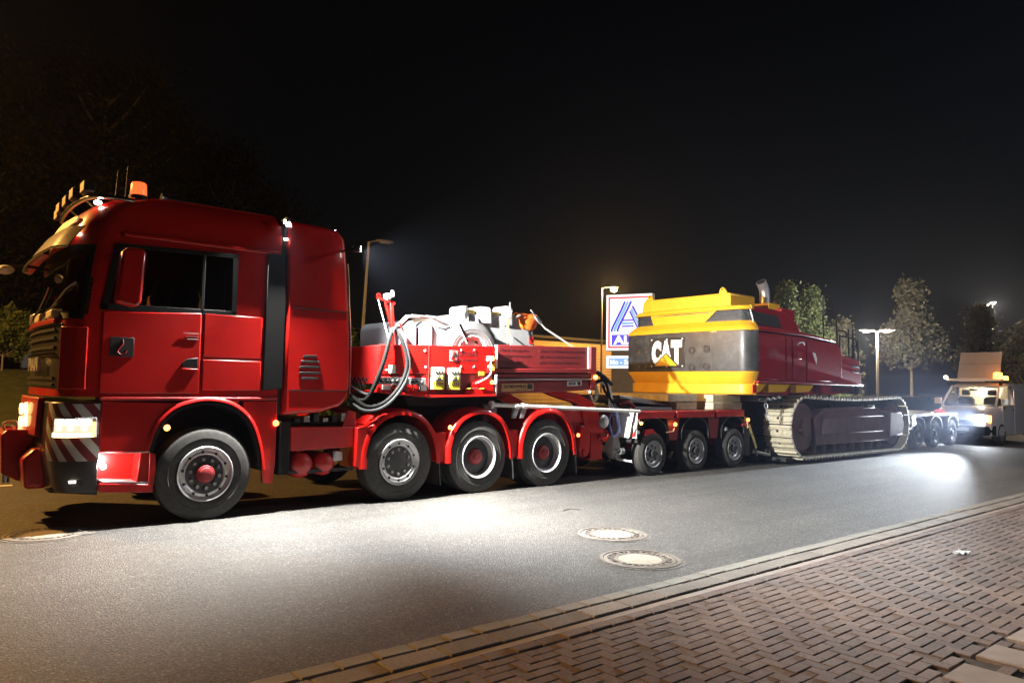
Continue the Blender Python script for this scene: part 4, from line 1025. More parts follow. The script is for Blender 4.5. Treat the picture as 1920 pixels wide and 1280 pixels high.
# air lines looping from the cab to the neck
for i, (pts, r_, mtn) in enumerate([
    ([(1.86, .35, 1.60), (1.95, .15, 1.42), (2.06, -.02, 1.42), (2.24, -.07, 1.85), (2.36, -.06, 2.26), (2.47, .05, 2.38), (2.57, -.02, 2.22), (2.63, -.08, 1.90), (2.52, -.10, 1.60), (2.28, -.10, 1.36), (2.04, -.05, 1.30), (1.86, .1, 1.46)], .026, 'hose'),
    ([(1.86, .40, 1.68), (2.0, .10, 1.50), (2.13, -.02, 1.50), (2.28, -.06, 1.9), (2.40, -.04, 2.30), (2.52, .05, 2.37), (2.63, -.04, 2.14), (2.66, -.09, 1.84), (2.52, -.12, 1.54), (2.26, -.12, 1.30), (2.0, -.05, 1.25), (1.86, .15, 1.40)], .022, 'hose_grey')]):
    part(TK, 'air_line', MB().tube(cr(pts, 6), r_, 8), mtn)
def coil(p, q, r_, turns, wr):
    p = Vector(p); q = Vector(q); d = (q-p); a = d.orthogonal().normalized(); b = d.normalized().cross(a); n = turns*10
    return [p + d*(i/n) + (a*math.cos(2*math.pi*i/10)+b*math.sin(2*math.pi*i/10))*r_ for i in range(n+1)]
part(TK, 'coiled_line', MB().tube(coil((1.88, .5, 1.66), (2.22, .3, 1.66), .035, 7, .01), .010, 6), 'hose')
part(TK, 'coiled_line', MB().tube(coil((1.90, .5, 1.60), (2.22, .35, 1.58), .035, 7, .01), .010, 6), 'hose_grey')
part(TK, 'coiled_line', MB().tube(coil((2.18, .1, 1.26), (2.46, .05, 1.36), .04, 5, .01), .016, 6), 'hose')

# ================================================================== TRAILER NECK
GN = thing('trailer_neck', (4.4, 1.27, 0), 'bright red trailer neck with lettering resting on the truck, front unit of the trailer', 'trailer')
nk = part(GN, 'neck_box', MB().prism([(2.26, 1.60), (3.06, 1.60), (4.25, 1.60), (4.25, 2.20), (2.26, 2.14)], 'xz', .06, 2.48), 'red_chassis', .012)
part(nk, 'side_board', MB().prism([(2.25, 1.74), (4.26, 1.80), (4.26, 2.215), (2.25, 2.145)], 'xz', .015, .06), 'red_paint', .006)
part(nk, 'board_seam', MB().box(3.045, 3.055, .010, .016, 1.48, 2.16), 'red_board')
part(nk, 'lower_side', MB().prism([(2.22, 1.50), (3.05, 1.44), (3.05, 1.735), (2.25, 1.735)], 'xz', .02, .06), 'red_paint', .006)
part(nk, 'recess_panel', MB().prism([(3.06, 1.46), (4.24, 1.50), (4.24, 1.79), (3.06, 1.755)], 'xz', .052, .062), 'red_board')
part(nk, 'gusset', MB().prism([(3.06, 1.455), (3.66, 1.47), (3.80, 1.62), (4.02, 1.72), (4.24, 1.66), (4.24, 1.50), (4.20, 1.45), (3.06, 1.42)], 'xz', .0, .05), 'red_paint', .008)
part(nk, 'bottom_flange', MB().prism([(2.20, 1.49), (3.05, 1.425), (4.26, 1.445), (4.26, 1.475), (3.05, 1.455), (2.20, 1.52)], 'xz', -.045, 2.5), 'red_paint', .006)
part(nk, 'kingpin_skid', MB().prism([(3.0, 1.28), (4.6, 1.28), (4.7, 1.43), (2.9, 1.43)], 'xz', .45, 2.1), 'chassis_black', .02)
for x, z in ((2.36, 2.07), (2.98, 2.09), (3.0, 1.86), (3.62, 2.13), (3.86, 2.14), (3.62, 1.88), (3.86, 1.89), (2.36, 1.8), (4.14, 1.9)):
    part(nk, 'bolt_head', MB().lathe([(.016, .0), (.014, -.008), (.001, -.010)], (x, .014, z), 'y', 10), 'white_paint')
# lettering with hook emblem
em = part(nk, 'emblem', MB().box(3.41, 3.56, .012, .0148, 1.955, 2.12), 'galvanised', .003)
part(em, 'hook_mark', MB().tube(cr([(3.48, .011, 2.105), (3.485, .011, 2.07), (3.46, .011, 2.035), (3.45, .011, 2.0), (3.475, .011, 1.975), (3.515, .011, 1.985), (3.52, .011, 2.015)], 4), .010, 6), 'red_paint')
part(nk, 'lettering', text_mb('SPEZIAL', (3.755, .0135, 2.075), (1, 0, .02), (0, 0, 1), .36, .066, .001, .01), 'red_lettering')
part(nk, 'lettering', text_mb('TRANSPORTE', (3.755, .0135, 1.985), (1, 0, .02), (0, 0, 1), .36, .043, .001, .015), 'red_lettering')
# electrical distribution boxes
for x in (3.10, 3.385):
    bx = part(GN, 'switch_box', MB().box(x, x+.20, -.03, .05, 1.54, 1.86), 'beige_box', .008)
    part(bx, 'box_label', MB().box(x+.01, x+.19, -.034, -.031, 1.545, 1.66), 'yellow_label')
    part(bx, 'lever_plate', MB().box(x+.035, x+.17, -.045, -.031, 1.665, 1.745), 'galvanised', .003)
    for k in range(3): part(bx, 'lever', MB().box(x+.045+k*.042, x+.065+k*.042, -.062, -.046, 1.69, 1.74), 'yellow_label' if k != 1 else 'ink_black', .003)
    for k in range(3): part(bx, 'switch', MB().box(x+.04+k*.05, x+.065+k*.05, -.04, -.031, 1.775, 1.81), 'ink_black', .002)
    for k in range(4): part(bx, 'cable_gland', MB().box(x+.04+k*.036, x+.055+k*.036, -.039, -.035, 1.605, 1.64), 'ink_black')
# coupling rail on the front of the box
rl = part(GN, 'coupling_rail', MB().box(2.18, 2.98, -.03, .0, 1.60, 1.70), 'galvanised', .006)
for i in range(9):
    part(rl, 'coupling', MB().lathe([(.022, .0), (.026, -.03), (.018, -.05), (.001, -.052)], (2.26+i*.08, -.03, 1.65+.01*math.sin(i*3)), 'y', 10), ['chassis_black', 'hose_grey', 'steel'][i % 3])
for i in range(5):
    x = 2.42+i*.1
    part(rl, 'coupling_hose', MB().tube(cr([(x, -.07, 1.62), (x-.02+.02*i, -.05, 1.56), (x+.06, .0, 1.50)], 4), .011, 6), 'red_paint' if i % 2 else 'chassis_black')
for x0, x1, z0, z1, mtn in ((2.40, 2.50, 1.76, 1.87, 'sticker_white'), (2.30, 2.44, 1.53, 1.595, 'sticker_white'), (2.90, 3.02, 1.52, 1.62, 'sticker_white'), (3.95, 4.05, 1.76, 1.82, 'yellow_label'), (4.16, 4.25, 1.84, 1.95, 'yellow_label'), (2.52, 2.60, 1.51, 1.57, 'yellow_label')):
    part(GN, 'sticker', MB().box(x0, x1, .004, .0145, z0, z1), mtn)
part(GN, 'position_lamp', MB().box(4.10, 4.22, -.02, .012, 1.98, 2.06), 'white_paint', .008)
part(GN, 'position_lamp_lens', MB().ellipsoid((4.20, -.02, 2.02), .03, .025, .03), 'red_marker')
part(GN, 'side_marker', MB().ellipsoid((4.20, -.01, 1.66), .035, .02, .03), 'amber_marker')
part(GN, 'lamp_cable', MB().tube(cr([(4.15, -.02, 1.98), (4.16, -.03, 1.86), (4.12, -.03, 1.76), (3.98, -.03, 1.68), (3.88, -.01, 1.64)]), .009, 6), 'white_paint')
part(GN, 'grease_lever', MB().bar((3.74, -.02, 1.555), (4.02, -.02, 1.57), .014, .014), 'steel', .003)
for x in (3.74, 4.0): part(GN, 'lever_grip', MB().tube([(x-.05, -.02, 1.556), (x+.03, -.02, 1.56)], .012, 8), 'amber_glow' if False else 'yellow_label')
# rear loading tray, its shade put into the maroon board colour
tr = part(GN, 'tray_board', MB().prism([(4.34, 1.885), (6.40, 1.93), (6.40, 2.30), (4.34, 2.245)], 'xz', .10, .135), 'red_board', .006)
part(GN, 'tray_board', MB().prism([(4.34, 1.885), (6.40, 1.93), (6.40, 2.30), (4.34, 2.245)], 'xz', 2.40, 2.435), 'red_board', .006)
part(GN, 'tray_end_board', MB().box(6.44, 6.47, .12, 2.42, 1.93, 2.30), 'red_board', .006)
part(GN, 'tray_post', MB().prism([(6.42, 1.60), (6.56, 1.60), (6.56, 2.315), (6.42, 2.31)], 'xz', .06, .15), 'red_board', .008)
part(GN, 'tray_hinge_post', MB().box(6.385, 6.405, .08, .10, 1.93, 2.30), 'white_paint')
part(GN, 'tray_front_post', MB().box(4.275, 4.305, .0, .04, 1.88, 2.24), 'white_paint', .004)
part(GN, 'tray_front_post', MB().box(4.275, 4.305, .0, .04, 1.46, 1.78), 'white_paint', .004)
part(GN, 'tray_rail', MB().prism([(4.30, 1.81), (6.42, 1.855), (6.42, 1.925), (4.30, 1.875)], 'xz', .04, .10), 'red_board', .008)
part(GN, 'tray_rail', MB().prism([(4.30, 1.735), (6.44, 1.785), (6.44, 1.835), (4.30, 1.79)], 'xz', .075, .12), 'red_board', .006)
part(GN, 'rub_rail', MB().prism([(4.34, 1.690), (6.44, 1.735), (6.44, 1.755), (4.34, 1.715)], 'xz', .045, .08), 'steel', .004)
bm_ = part(GN, 'main_beam', MB().prism([(4.30, 1.475), (6.58, 1.56), (6.58, 1.82), (4.30, 1.79)], 'xz', .0905, 2.45), 'red_board', .012)
part(GN, 'tray_floor', MB().box(4.28, 6.45, .13, 2.4, 1.83, 1.87), 'dark_steel')
pl = part(bm_, 'maker_plate', MB().prism([(4.46, 1.515), (5.12, 1.54), (5.12, 1.66), (4.46, 1.64)], 'xz', .080, .0895), 'gold_plate', .003)
part(pl, 'lettering', text_mb('FAYMONVILLE', (4.73, .078, 1.602), (1, 0, .035), (0, 0, 1), .46, .052, .001, .03), 'ink_black')
part(pl, 'lettering', text_mb('TRAILERS TO THE MAX', (4.86, .078, 1.548), (1, 0, .035), (0, 0, 1), .26, .022, .001), 'ink_black')
part(pl, 'plate_mark', MB().box(4.99, 5.09, .074, .0795, 1.565, 1.645), 'ink_black')
pl = part(bm_, 'maker_plate', MB().prism([(5.88, 1.62), (6.22, 1.632), (6.22, 1.72), (5.88, 1.708)], 'xz', .080, .0895), 'sticker_white', .003)
part(pl, 'lettering', text_mb('BSGK', (6.0, .078, 1.667), (1, 0, .035), (0, 0, 1), .18, .055, .001, .03), 'red_lettering')
part(pl, 'plate_mark', MB().box(6.12, 6.19, .074, .0795, 1.64, 1.70), 'red_lettering')
for i, (x, z, s) in enumerate(((4.42, 2.165, 'Spezialtransporte'), (4.42, 2.075, 'Tieflagertransporte'), (4.42, 1.98, 'Kranarbeiten'), (5.26, 2.185, 'Sattel- und Hängerzug mit Ladekran'), (5.26, 2.092, 'Großraum- und Schwertransporte'), (5.26, 2.0, 'Lkw- Abschlepp & Bergeservice'))):
    wd = {0: .56, 1: .62, 2: .43, 3: 1.02, 4: .93, 5: .88}[i]
    part(tr, 'lettering', text_mb(s, (x+.035, .0985, z), (1, 0, .025), (0, 0, 1), wd, .058, .001, .006, 'l'), 'red_lettering')
    part(tr, 'bullet_dot', MB().lathe([(.011, .0), (.010, -.004), (.001, -.004)], (x, .099, z), 'y', 10), 'red_lettering')
part(GN, 'side_marker', MB().ellipsoid((6.52, .04, 1.785), .045, .03, .04), 'amber_glow')
part(GN, 'side_marker_base', MB().box(6.46, 6.58, .06, .09, 1.74, 1.83), 'black_plastic', .008)
part(GN, 'beam_lamp', MB().ellipsoid((6.42, .08, 1.53), .018, .015, .018), 'led_small')
# rear arms and suspension of the neck
part(GN, 'gooseneck_arm', MB().prism([(5.55, 1.52), (5.9, 1.55), (6.35, 1.50), (6.75, 1.34), (6.85, 1.20), (6.5, 1.20), (6.30, 1.33), (5.9, 1.42)], 'xz', .30, .44), 'red_paint', .015)
part(GN, 'gooseneck_arm', MB().prism([(5.55, 1.52), (5.9, 1.55), (6.35, 1.50), (6.75, 1.34), (6.85, 1.20), (6.5, 1.20), (6.30, 1.33), (5.9, 1.42)], 'xz', 2.28, 2.42), 'red_paint', .015)
part(GN, 'cross_beam', MB().prism([(5.0, 1.02), (6.7, .98), (6.7, 1.24), (5.6, 1.30), (5.0, 1.22)], 'xz', .30, 2.24), 'red_chassis', .012)
part(GN, 'beam_hatch', MB().prism([(5.55, 1.08), (6.15, 1.06), (6.15, 1.19), (5.60, 1.22)], 'xz', .285, .305), 'red_paint', .006)
part(GN, 'hanger', MB().prism([(6.42, 1.22), (6.85, 1.20), (6.86, .95), (6.98, .84), (6.98, .78), (6.62, .80), (6.50, .92)], 'xz', .26, .40), 'red_paint', .014)
part(GN, 'hanger_leg', MB().prism([(6.40, .95), (6.66, .92), (6.64, .52), (6.58, .40), (6.48, .36), (6.38, .42), (6.36, .55)], 'xz', .27, .40), 'red_paint', .03, seg=3)
part(GN, 'hanger_bolt', MB().lathe([(.07, .0), (.065, -.02), (.04, -.022), (.001, -.022)], (6.505, .268, .47), 'y', 18), 'red_paint')
part(GN, 'hanger_roller', MB().lathe([(.12, .04), (.12, -.02), (.09, -.035), (.001, -.035)], (6.95, .25, 1.0), 'y', 24), 'galvanised')
part(GN, 'hanger_leg', MB().prism([(6.72, .86), (7.02, .86), (7.02, .34), (7.1, .32), (6.6, .32), (6.72, .36)], 'xz', .34, .5), 'red_paint', .01)
part(GN, 'grip_handle', MB().tube(cr([(6.82, .26, .70), (7.02, .24, .70), (7.06, .24, .80)], 3), .02, 6), 'red_paint')
part(GN, 'joint_shaft', MB().tube([(7.05, .3, .75), (7.05, 2.2, .75)], .12, 16), 'red_chassis')
part(GN, 'link_beam', MB().box(6.6, 7.75, .9, 1.64, .62, 1.0), 'red_chassis', .03)

# long white bar carried on the neck, lying on brackets
lb = single('support_bar', MB().tube([(4.25, .06, 1.315), (7.62, -.02, 1.185)], .032, 10).tube([(4.22, .06, 1.316), (4.27, .06, 1.314)], .06, 10), 'white_paint', (5.9, .03, 1.2), 'long white steel bar lying level below the maroon tray boards', 'bar')
tk_ = thing('fluid_canister', (4.46, .5, 1.03), 'white plastic canister standing behind the third wheel fender below the tray', 'canister')
part(tk_, 'body', MB().box(4.33, 4.62, .38, .62, 1.03, 1.33), 'white_plastic', .03)
part(tk_, 'cap', MB().lathe([(.035, 0), (.035, .03), (.001, .032)], (4.56, .5, 1.335), 'z', 12), 'yellow_label')
for i, (x, L) in enumerate(((4.9, 'white hydraulic valve hanging from the bar just below the maker plate'), (4.74, 'small pale clamp hooked on the bar above the second fender'))):
    t = thing('bar_clamp', (x, .06, 1.2), L, 'clamp')
    part(t, 'collar', MB().tube([(x-.05, .06, 1.29), (x+.05, .06, 1.286)], .05, 10), 'white_paint')
    part(t, 'tongue', MB().prism([(x-.06, 1.26), (x+.05, 1.26), (x-.02, 1.10), (x-.10, 1.10)], 'xz', .03, .08), 'white_plastic', .01)

# hose stanchion with camera
cp = thing('hose_stanchion', (2.42, .35, 2.1), 'red hose stanchion with a small camera standing at the front of the trailer neck', 'stanchion')
part(cp, 'post', MB().bar((2.46, .35, 2.0), (2.40, .35, 2.80), .05, .05), 'red_paint', .006)
part(cp, 'arm', MB().bar((2.17, .35, 2.83), (2.46, .35, 2.765), .05, .035), 'red_paint', .006)
part(cp, 'brace', MB().bar((2.30, .35, 2.79), (2.42, .35, 2.42), .03, .03), 'red_paint', .004)
part(cp, 'hook', MB().tube(cr([(2.18, .33, 2.82), (2.155, .33, 2.86), (2.19, .33, 2.885), (2.215, .33, 2.86)], 3), .012, 6), 'red_paint')
part(cp, 'camera_body', MB().box(2.29, 2.38, .31, .39, 2.80, 2.90), 'white_plastic', .012)
part(cp, 'camera_lens', MB().lathe([(.035, .0), (.035, -.03), (.02, -.032), (.001, -.026)], (2.335, .31, 2.85), 'y', 14), 'chassis_black')
part(cp, 'rotating_lamp', MB().lathe([(.028, 0), (.03, .05), (.022, .09), (.001, .10)], (2.42, .35, 2.86), 'z', 12), 'white_plastic')
part(cp, 'hanger_cable', MB().tube([(2.18, .33, 2.80), (2.26, .25, 2.42), (2.33, .2, 2.12)], .008, 5), 'white_paint')
part(cp, 'hose_clamp', MB().tube(cr([(2.40, .25, 2.38), (2.46, .2, 2.48), (2.54, .25, 2.40), (2.66, .15, 2.20)], 4), .018, 6), 'steel')
# coil of rope behind the stanchion
def rope_coil(label, c, r_, n, mt1, mt2, tilt):
    t = thing('rope_coil', c, label, 'rope')
    for k in range(n):
        P = []
        for i in range(22):
            a = 2*math.pi*i/22
            P.append(Vector(c) + Vector((r_*(1+.08*k)*math.cos(a)*.55 + .03*k, .02*k + .02*math.sin(3*a), r_*(1+.05*k)*math.sin(a))))
        part(t, 'loop', MB().tube(P, .020, 6, closed=True), mt1 if k % 2 else mt2)
rope_coil('blue and white rope coil hung behind the red hose stanchion', (2.62, .6, 2.28), .13, 4, 'rope_white', 'rope_blue', 0)
# grey tank box on the neck
gt = thing('grey_tank', (2.9, 1.1, 2.15), 'grey rounded tank strapped on the front of the trailer neck', 'tank')
for i, (x0, x1) in enumerate(((2.58, 2.86), (2.90, 3.14))):
    part(gt, 'tank_body', MB().prism([(x0, 2.1), (x1, 2.1), (x1, 2.46), (x1-.06, 2.54), (x0+.08, 2.55), (x0, 2.47)], 'xz', .35, 1.6), 'grey_plastic', .03, seg=3)
part(gt, 'tank_back', MB().prism([(3.16, 2.1), (3.42, 2.1), (3.42, 2.47), (3.16, 2.50)], 'xz', .40, 1.6), 'sign_grey', .02)
part(gt, 'tank_rib', MB().prism([(2.55, 2.44), (2.70, 2.58), (3.14, 2.60), (3.42, 2.50), (3.42, 2.53), (3.14, 2.64), (2.68, 2.62), (2.53, 2.47)], 'xz', .33, .42), 'white_plastic', .01)
st1 = single('tie_down_strap', MB().bar((2.80, .36, 2.63), (3.50, .22, 2.58), .05, .008).bar((3.50, .22, 2.58), (3.66, .15, 2.24), .05, .008), 'strap_white', (3.1, .3, 2.5), 'flat white strap across the top of the grey tank', 'strap')
# spare wheel
sp = thing('spare_wheel', (3.86, .32, 2.06), 'spare tyre standing upright on the trailer neck in front of the white tank', 'wheel')
TYRE_P = TYRE.copy(); TYRE_P.materials[0] = MATS['rubber_dusty_lit']
o = inst(sp, 'tyre', TYRE_P, (3.86, .20, 2.06)); o.rotation_euler = (0, .4, 0)
o2 = inst(sp, 'rim', mesh_of(MB().lathe([(.297, .03), (.312, .006), (.316, .0), (.305, -.004), (.29, .02), (.28, .06), (.26, .09), (.21, .06), (.18, .045), (.14, .045), (.10, .05), (.001, .05)], (0, 0, 0), 'y', 48, False, True), 'rim', 'white_paint'), (3.86, .20, 2.06))
for k in range(8):
    a = 2*math.pi*k/8+.3
    inst(sp, 'hand_hole', mesh_of(MB().lathe([(.03, .0), (.03, -.006), (.001, -.006)], (0, 0, 0), 'y', 12), 'hand_hole', 'chassis_black'), (3.86+.235*math.cos(a), .272, 2.06+.235*math.sin(a)))
# white moulded tank
wt = thing('moulded_tank', (4.45, 1.2, 1.87), 'large white moulded plastic tank with raised lugs strapped on the trailer tray', 'tank')
tz = 2.75
part(wt, 'tank_body', MB().prism([(3.56, 1.9), (5.22, 1.9), (5.20, 2.40), (5.14, 2.78), (4.96, 2.80), (3.66, tz), (3.58, 2.66)], 'xz', .56, 2.1), 'white_plastic', .05, seg=4)
for x0, x1, h_ in ((3.60, 3.76, .13), (3.96, 4.22, .15), (4.48, 4.66, .20)):
    part(wt, 'lug', MB().prism([(x0, 2.6), (x1, 2.6), (x1-.02, tz+h_-.05), (x1-.05, tz+h_-.02), (x0+.03, tz+h_-.02), (x0, tz+h_-.06)], 'xz', .50, .85), 'white_plastic', .025, seg=3)
for x0, x1, mtn in ((3.80, 3.93, 'yellow_label'), (4.26, 4.45, 'yellow_label'), (4.70, 4.78, 'yellow_label')):
    part(wt, 'lashing_pad', MB().box(x0, x1, .60, .8, tz-.02, tz+.075), mtn, .012)
part(wt, 'side_swell', MB().prism([(4.58, 1.9), (5.0, 1.9), (5.1, 2.06), (5.12, 2.2), (4.72, 2.40), (4.62, 2.46)], 'xz', .50, .60), 'white_plastic', .03, seg=3)
part(wt, 'sticker', MB().box(4.80, 4.92, .490, .4985, 2.13, 2.20), 'sticker_white')
part(wt, 'sticker', MB().box(5.06, 5.15, .548, .556, 2.33, 2.45), 'reflector_red')
part(wt, 'tank_valve', MB().lathe([(.05, .0), (.05, -.06), (.03, -.07), (.001, -.07)], (4.98, .56, 2.25), 'y', 14), 'chassis_black')
# orange bag over the tank
g = []
for j in range(9):
    k = j/8
    row = []
    for i in range(13):
        u = i/12; x = 4.78 + .42*u
        sag = .0 if j < 3 else 0
        w_ = 1 if k < .35 else 1-.18*(k-.35)
        x = 4.99 + (u-.5)*.44*w_
        y = .70 - .26*k if k < .4 else .60-.035*math.sin(u*math.pi)-.03*math.sin(k*3)
        z = 2.845 if k < .3 else 2.845 - (k-.3)*.40*(1-.25*abs(2*u-1)**3)
        row.append((x, y-.04, z+.006*math.sin(u*17+k*9)))
    g.append(row)
single('orange_bag', MB().slab(g, (0, .03, -.008)), 'orange_tarp', (5.0, .6, 2.7), 'bright orange fabric bag hung over the top of the white tank', 'bag')
def strap(label, pts, wd, mtn, buckle=None, name='ratchet_strap'):
    t = thing(name, tuple(pts[0]), label, 'strap', None)
    m = MB()
    for a, b in zip(pts, pts[1:]): part(t, 'webbing', MB().bar(a, b, wd, .006, (0, 1, 0)), mtn)
    if buckle is not None:
        a, b = Vector(pts[buckle]), Vector(pts[buckle+1]); d = (b-a).normalized(); c = a.lerp(b, .35)
        part(t, 'ratchet', MB().bar(c-d*.08, c+d*.08, .07, .04, (0, 1, 0)), 'steel', .01)
        part(t, 'ratchet_handle', MB().bar(c-d*.02, c-d*.16+Vector((-.03, 0, .05)), .03, .012, (0, 1, 0)), 'steel', .004)
strap('thin ratchet strap slanting from the left lug of the white tank to the neck', [Vector((3.70, .45, 2.78)), Vector((3.50, .30, 2.55)), Vector((3.20, .18, 2.16))], .03, 'strap_white', 0)
strap('brown ratchet strap running straight down the middle of the white tank', [Vector((4.60, .47, 2.90)), Vector((4.50, .42, 2.60)), Vector((4.44, .30, 2.24))], .045, 'strap_orange', 0)
strap('thin ratchet strap slanting from the right end of the white tank to the tray', [Vector((5.16, .52, 2.82)), Vector((5.30, .40, 2.60)), Vector((5.75, .14, 2.28))], .028, 'strap_white', 0)
strap('short pale strap from the centre lug to the orange bag', [Vector((4.62, .46, 2.72)), Vector((4.80, .46, 2.80))], .03, 'strap_white', None)

# set the loads back to where they stand on the neck
for o in list(COL.objects):
    if o.parent: continue
    L = o.get('label', '')
    dx = {'moulded_tank': .36, 'orange_bag': .40, 'spare_wheel': .12, 'grey_tank': .20, 'tie_down_strap': .16, 'hose_stanchion': .20}.get(o.name.split('.')[0], 0)
    if o.name.startswith('ratchet_strap'): dx = .34
    if o.name.startswith('rope_coil') and 'stanchion' in L: dx = .25
    o.location.x += dx
# ================================================================== FRONT AXLE DOLLY
DL = thing('axle_dolly', (9.3, 1.27, 0), 'red three axle dolly module under the excavator counterweight, front of the low bed', 'trailer')
SR, SW = .40, .235
TYRE_S = tyre_mesh('small_tyre', SR, .235, SW)
RIM_S = mesh_of(MB().lathe([(.236, .02), (.248, .002), (.242, -.006), (.228, .0), (.215, .025), (.185, .03), (.165, .05), (.14, .055), (.125, .05), (.001, .05)], (0, 0, 0), 'y', 40, False, True), 'rim', 'galvanised')
HUB_S = mesh_of(MB().lathe([(.085, .055), (.08, -.005), (.06, -.02), (.001, -.02)], (0, 0, 0), 'y', 18), 'hub', 'dark_steel')
HOLE_S = mesh_of(ring_holes(0, 0, .048, 8, .022, .145), 'vent_hole', 'chassis_black')
RIM_D = RIM_S.copy(); RIM_D.materials[0] = MATS['dark_steel']
def small_wheel(parent, c, face=True, far=False, rz=0., rim=None):
    o = inst(parent, 'wheel', TYRE_S, c, (0, 0, math.pi+rz if far else rz))
    if face:
        for nm, me in (('rim', rim or RIM_S), ('hub', HUB_S), ('vent_hole', HOLE_S)):
            q = bpy.data.objects.new(nm, me)
            if nm == 'vent_hole': q['kind'] = 'stuff'
            COL.objects.link(q); q.parent = o; ORG[q] = ORG[o]
DX = (8.00, 9.30, 10.60)
deck = part(DL, 'deck', MB().box(7.55, 11.0, .0, 2.54, 1.10, 1.19), 'red_board', .012)
for x0, x1 in ((7.62, 8.62), (8.70, 9.92), (9.98, 10.98)):
    part(deck, 'deck_side', MB().box(x0, x1, -.03, .0, 1.05, 1.185), 'red_chassis', .012)
part(DL, 'spine_beam', MB().box(7.5, 11.1, .85, 1.7, .55, 1.10), 'red_chassis', .02)
for i, x in enumerate(DX):
    P = cr([(x-.44, 0, .62), (x-.42, 0, .86), (x-.24, 0, 1.02), (x, 0, 1.07), (x+.24, 0, 1.02), (x+.42, 0, .86), (x+.44, 0, .62)], 4)
    part(DL, 'wheel_guard', MB().loft([[(p.x, y, p.z), (p.x, y2, p.z), (x+(p.x-x)*.95, y2, p.z-.02), (x+(p.x-x)*.95, y, p.z-.02)] for p in P for y, y2 in ((-.02, .8),)]), 'chassis_black')
    for y in (.0, .52): small_wheel(DL, (x, y-.04, SR), y == .0)
    for y in (2.58, 2.05): small_wheel(DL, (x, y, SR), False, True)
    for yc in (.38, 2.16):
        part(DL, 'pendulum_arm', MB().prism([(x-.20, .45), (x+.16, .32), (x+.22, .50), (x+.05, 1.05), (x-.25, 1.05)], 'xz', yc-.09, yc+.09), 'red_board', .02)
        part(DL, 'axle_stub', MB().tube([(x, yc-.35, SR), (x, yc+.35, SR)], .06, 12), 'chassis_black')
        part(DL, 'suspension_ram', MB().tube([(x-.25, yc, .98), (x+.12, yc, .48)], .05, 10), 'steel')
for x in (8.65, 9.95): part(DL, 'side_panel', MB().prism([(x-.20, 1.05), (x+.20, 1.05), (x+.12, .62), (x-.12, .62)], 'xz', .02, .10), 'red_board', .01)
part(DL, 'rear_block', MB().prism([(10.95, 1.08), (11.2, 1.0), (11.2, .22), (10.98, .22)], 'xz', -.02, .9), 'chassis_black', .02)
part(DL, 'rear_ledge', MB().box(10.9, 11.18, -.03, .6, .84, .9), 'red_board', .01)
# front marker board and lamps
mb_ = part(DL, 'marker_board', MB().prism([(7.49, .70), (7.51, .70), (7.53, 1.16), (7.51, 1.16)], 'xz', -.06, .54), 'white_paint', .004)
part(mb_, 'board_tail', MB().prism([(-.05, .72), (.05, .72), (-.05, .90)], 'yz', 7.484, 7.492), 'reflector_red')
part(DL, 'front_frame', MB().box(7.52, 7.62, -.02, 2.56, 1.02, 1.15), 'red_paint', .01)
part(DL, 'bracket_arm', MB().prism([(7.42, .72), (7.58, .72), (7.62, .32), (7.50, .28), (7.36, .40)], 'xz', .42, .62), 'white_paint', .02)
part(DL, 'bracket_hub', MB().lathe([(.09, .0), (.09, -.12), (.06, -.14), (.001, -.14)], (7.50, .48, .42), 'x', 18), 'white_paint')
part(DL, 'bracket_tube', MB().lathe([(.06, .0), (.06, -.10), (.045, -.10), (.045, -.05), (.001, -.05)], (7.5, .27, .45), 'x', 16), 'galvanised')
part(DL, 'steer_rod', MB().tube([(7.48, .42, .30), (7.75, .18, .24)], .025, 8), 'white_paint')
for z in (.78, .98): part(DL, 'lamp_bracket', MB().box(7.50, 7.58, -.06, .0, z, z+.06), 'white_paint', .006)
part(DL, 'front_marker', MB().ellipsoid((7.62, -.06, .97), .03, .03, .03), 'amber_marker')
part(DL, 'front_lamp', MB().lathe([(.05, 0), (.055, -.03), (.001, -.035)], (7.50, -.03, .90), 'x', 14), 'white_plastic')
for x, z in ((8.62, .93), (11.08, .98)):
    part(DL, 'side_marker', MB().lathe([(.035, .0), (.032, -.025), (.001, -.03)], (x, -.04, z), 'y', 12), 'amber_glow')
part(DL, 'marker_stalk', MB().bar((11.08, -.03, .95), (11.09, -.03, .80), .03, .03), 'strap_orange')
part(DL, 'red_lamp_plate', MB().prism([(7.78, .84), (8.0, .86), (8.16, .72), (7.80, .72)], 'xz', -.02, .02), 'reflector_red', .006)
part(DL, 'valve_lever', MB().tube([(8.36, -.03, .78), (8.58, -.03, .80), (8.62, -.03, .86)], .008, 5), 'strap_orange')
part(DL, 'mud_label', text_mb('N', (10.30, -.034, .80), (1, 0, 0), (0, 0, 1), .08, .07, .003, .05), 'sticker_white')
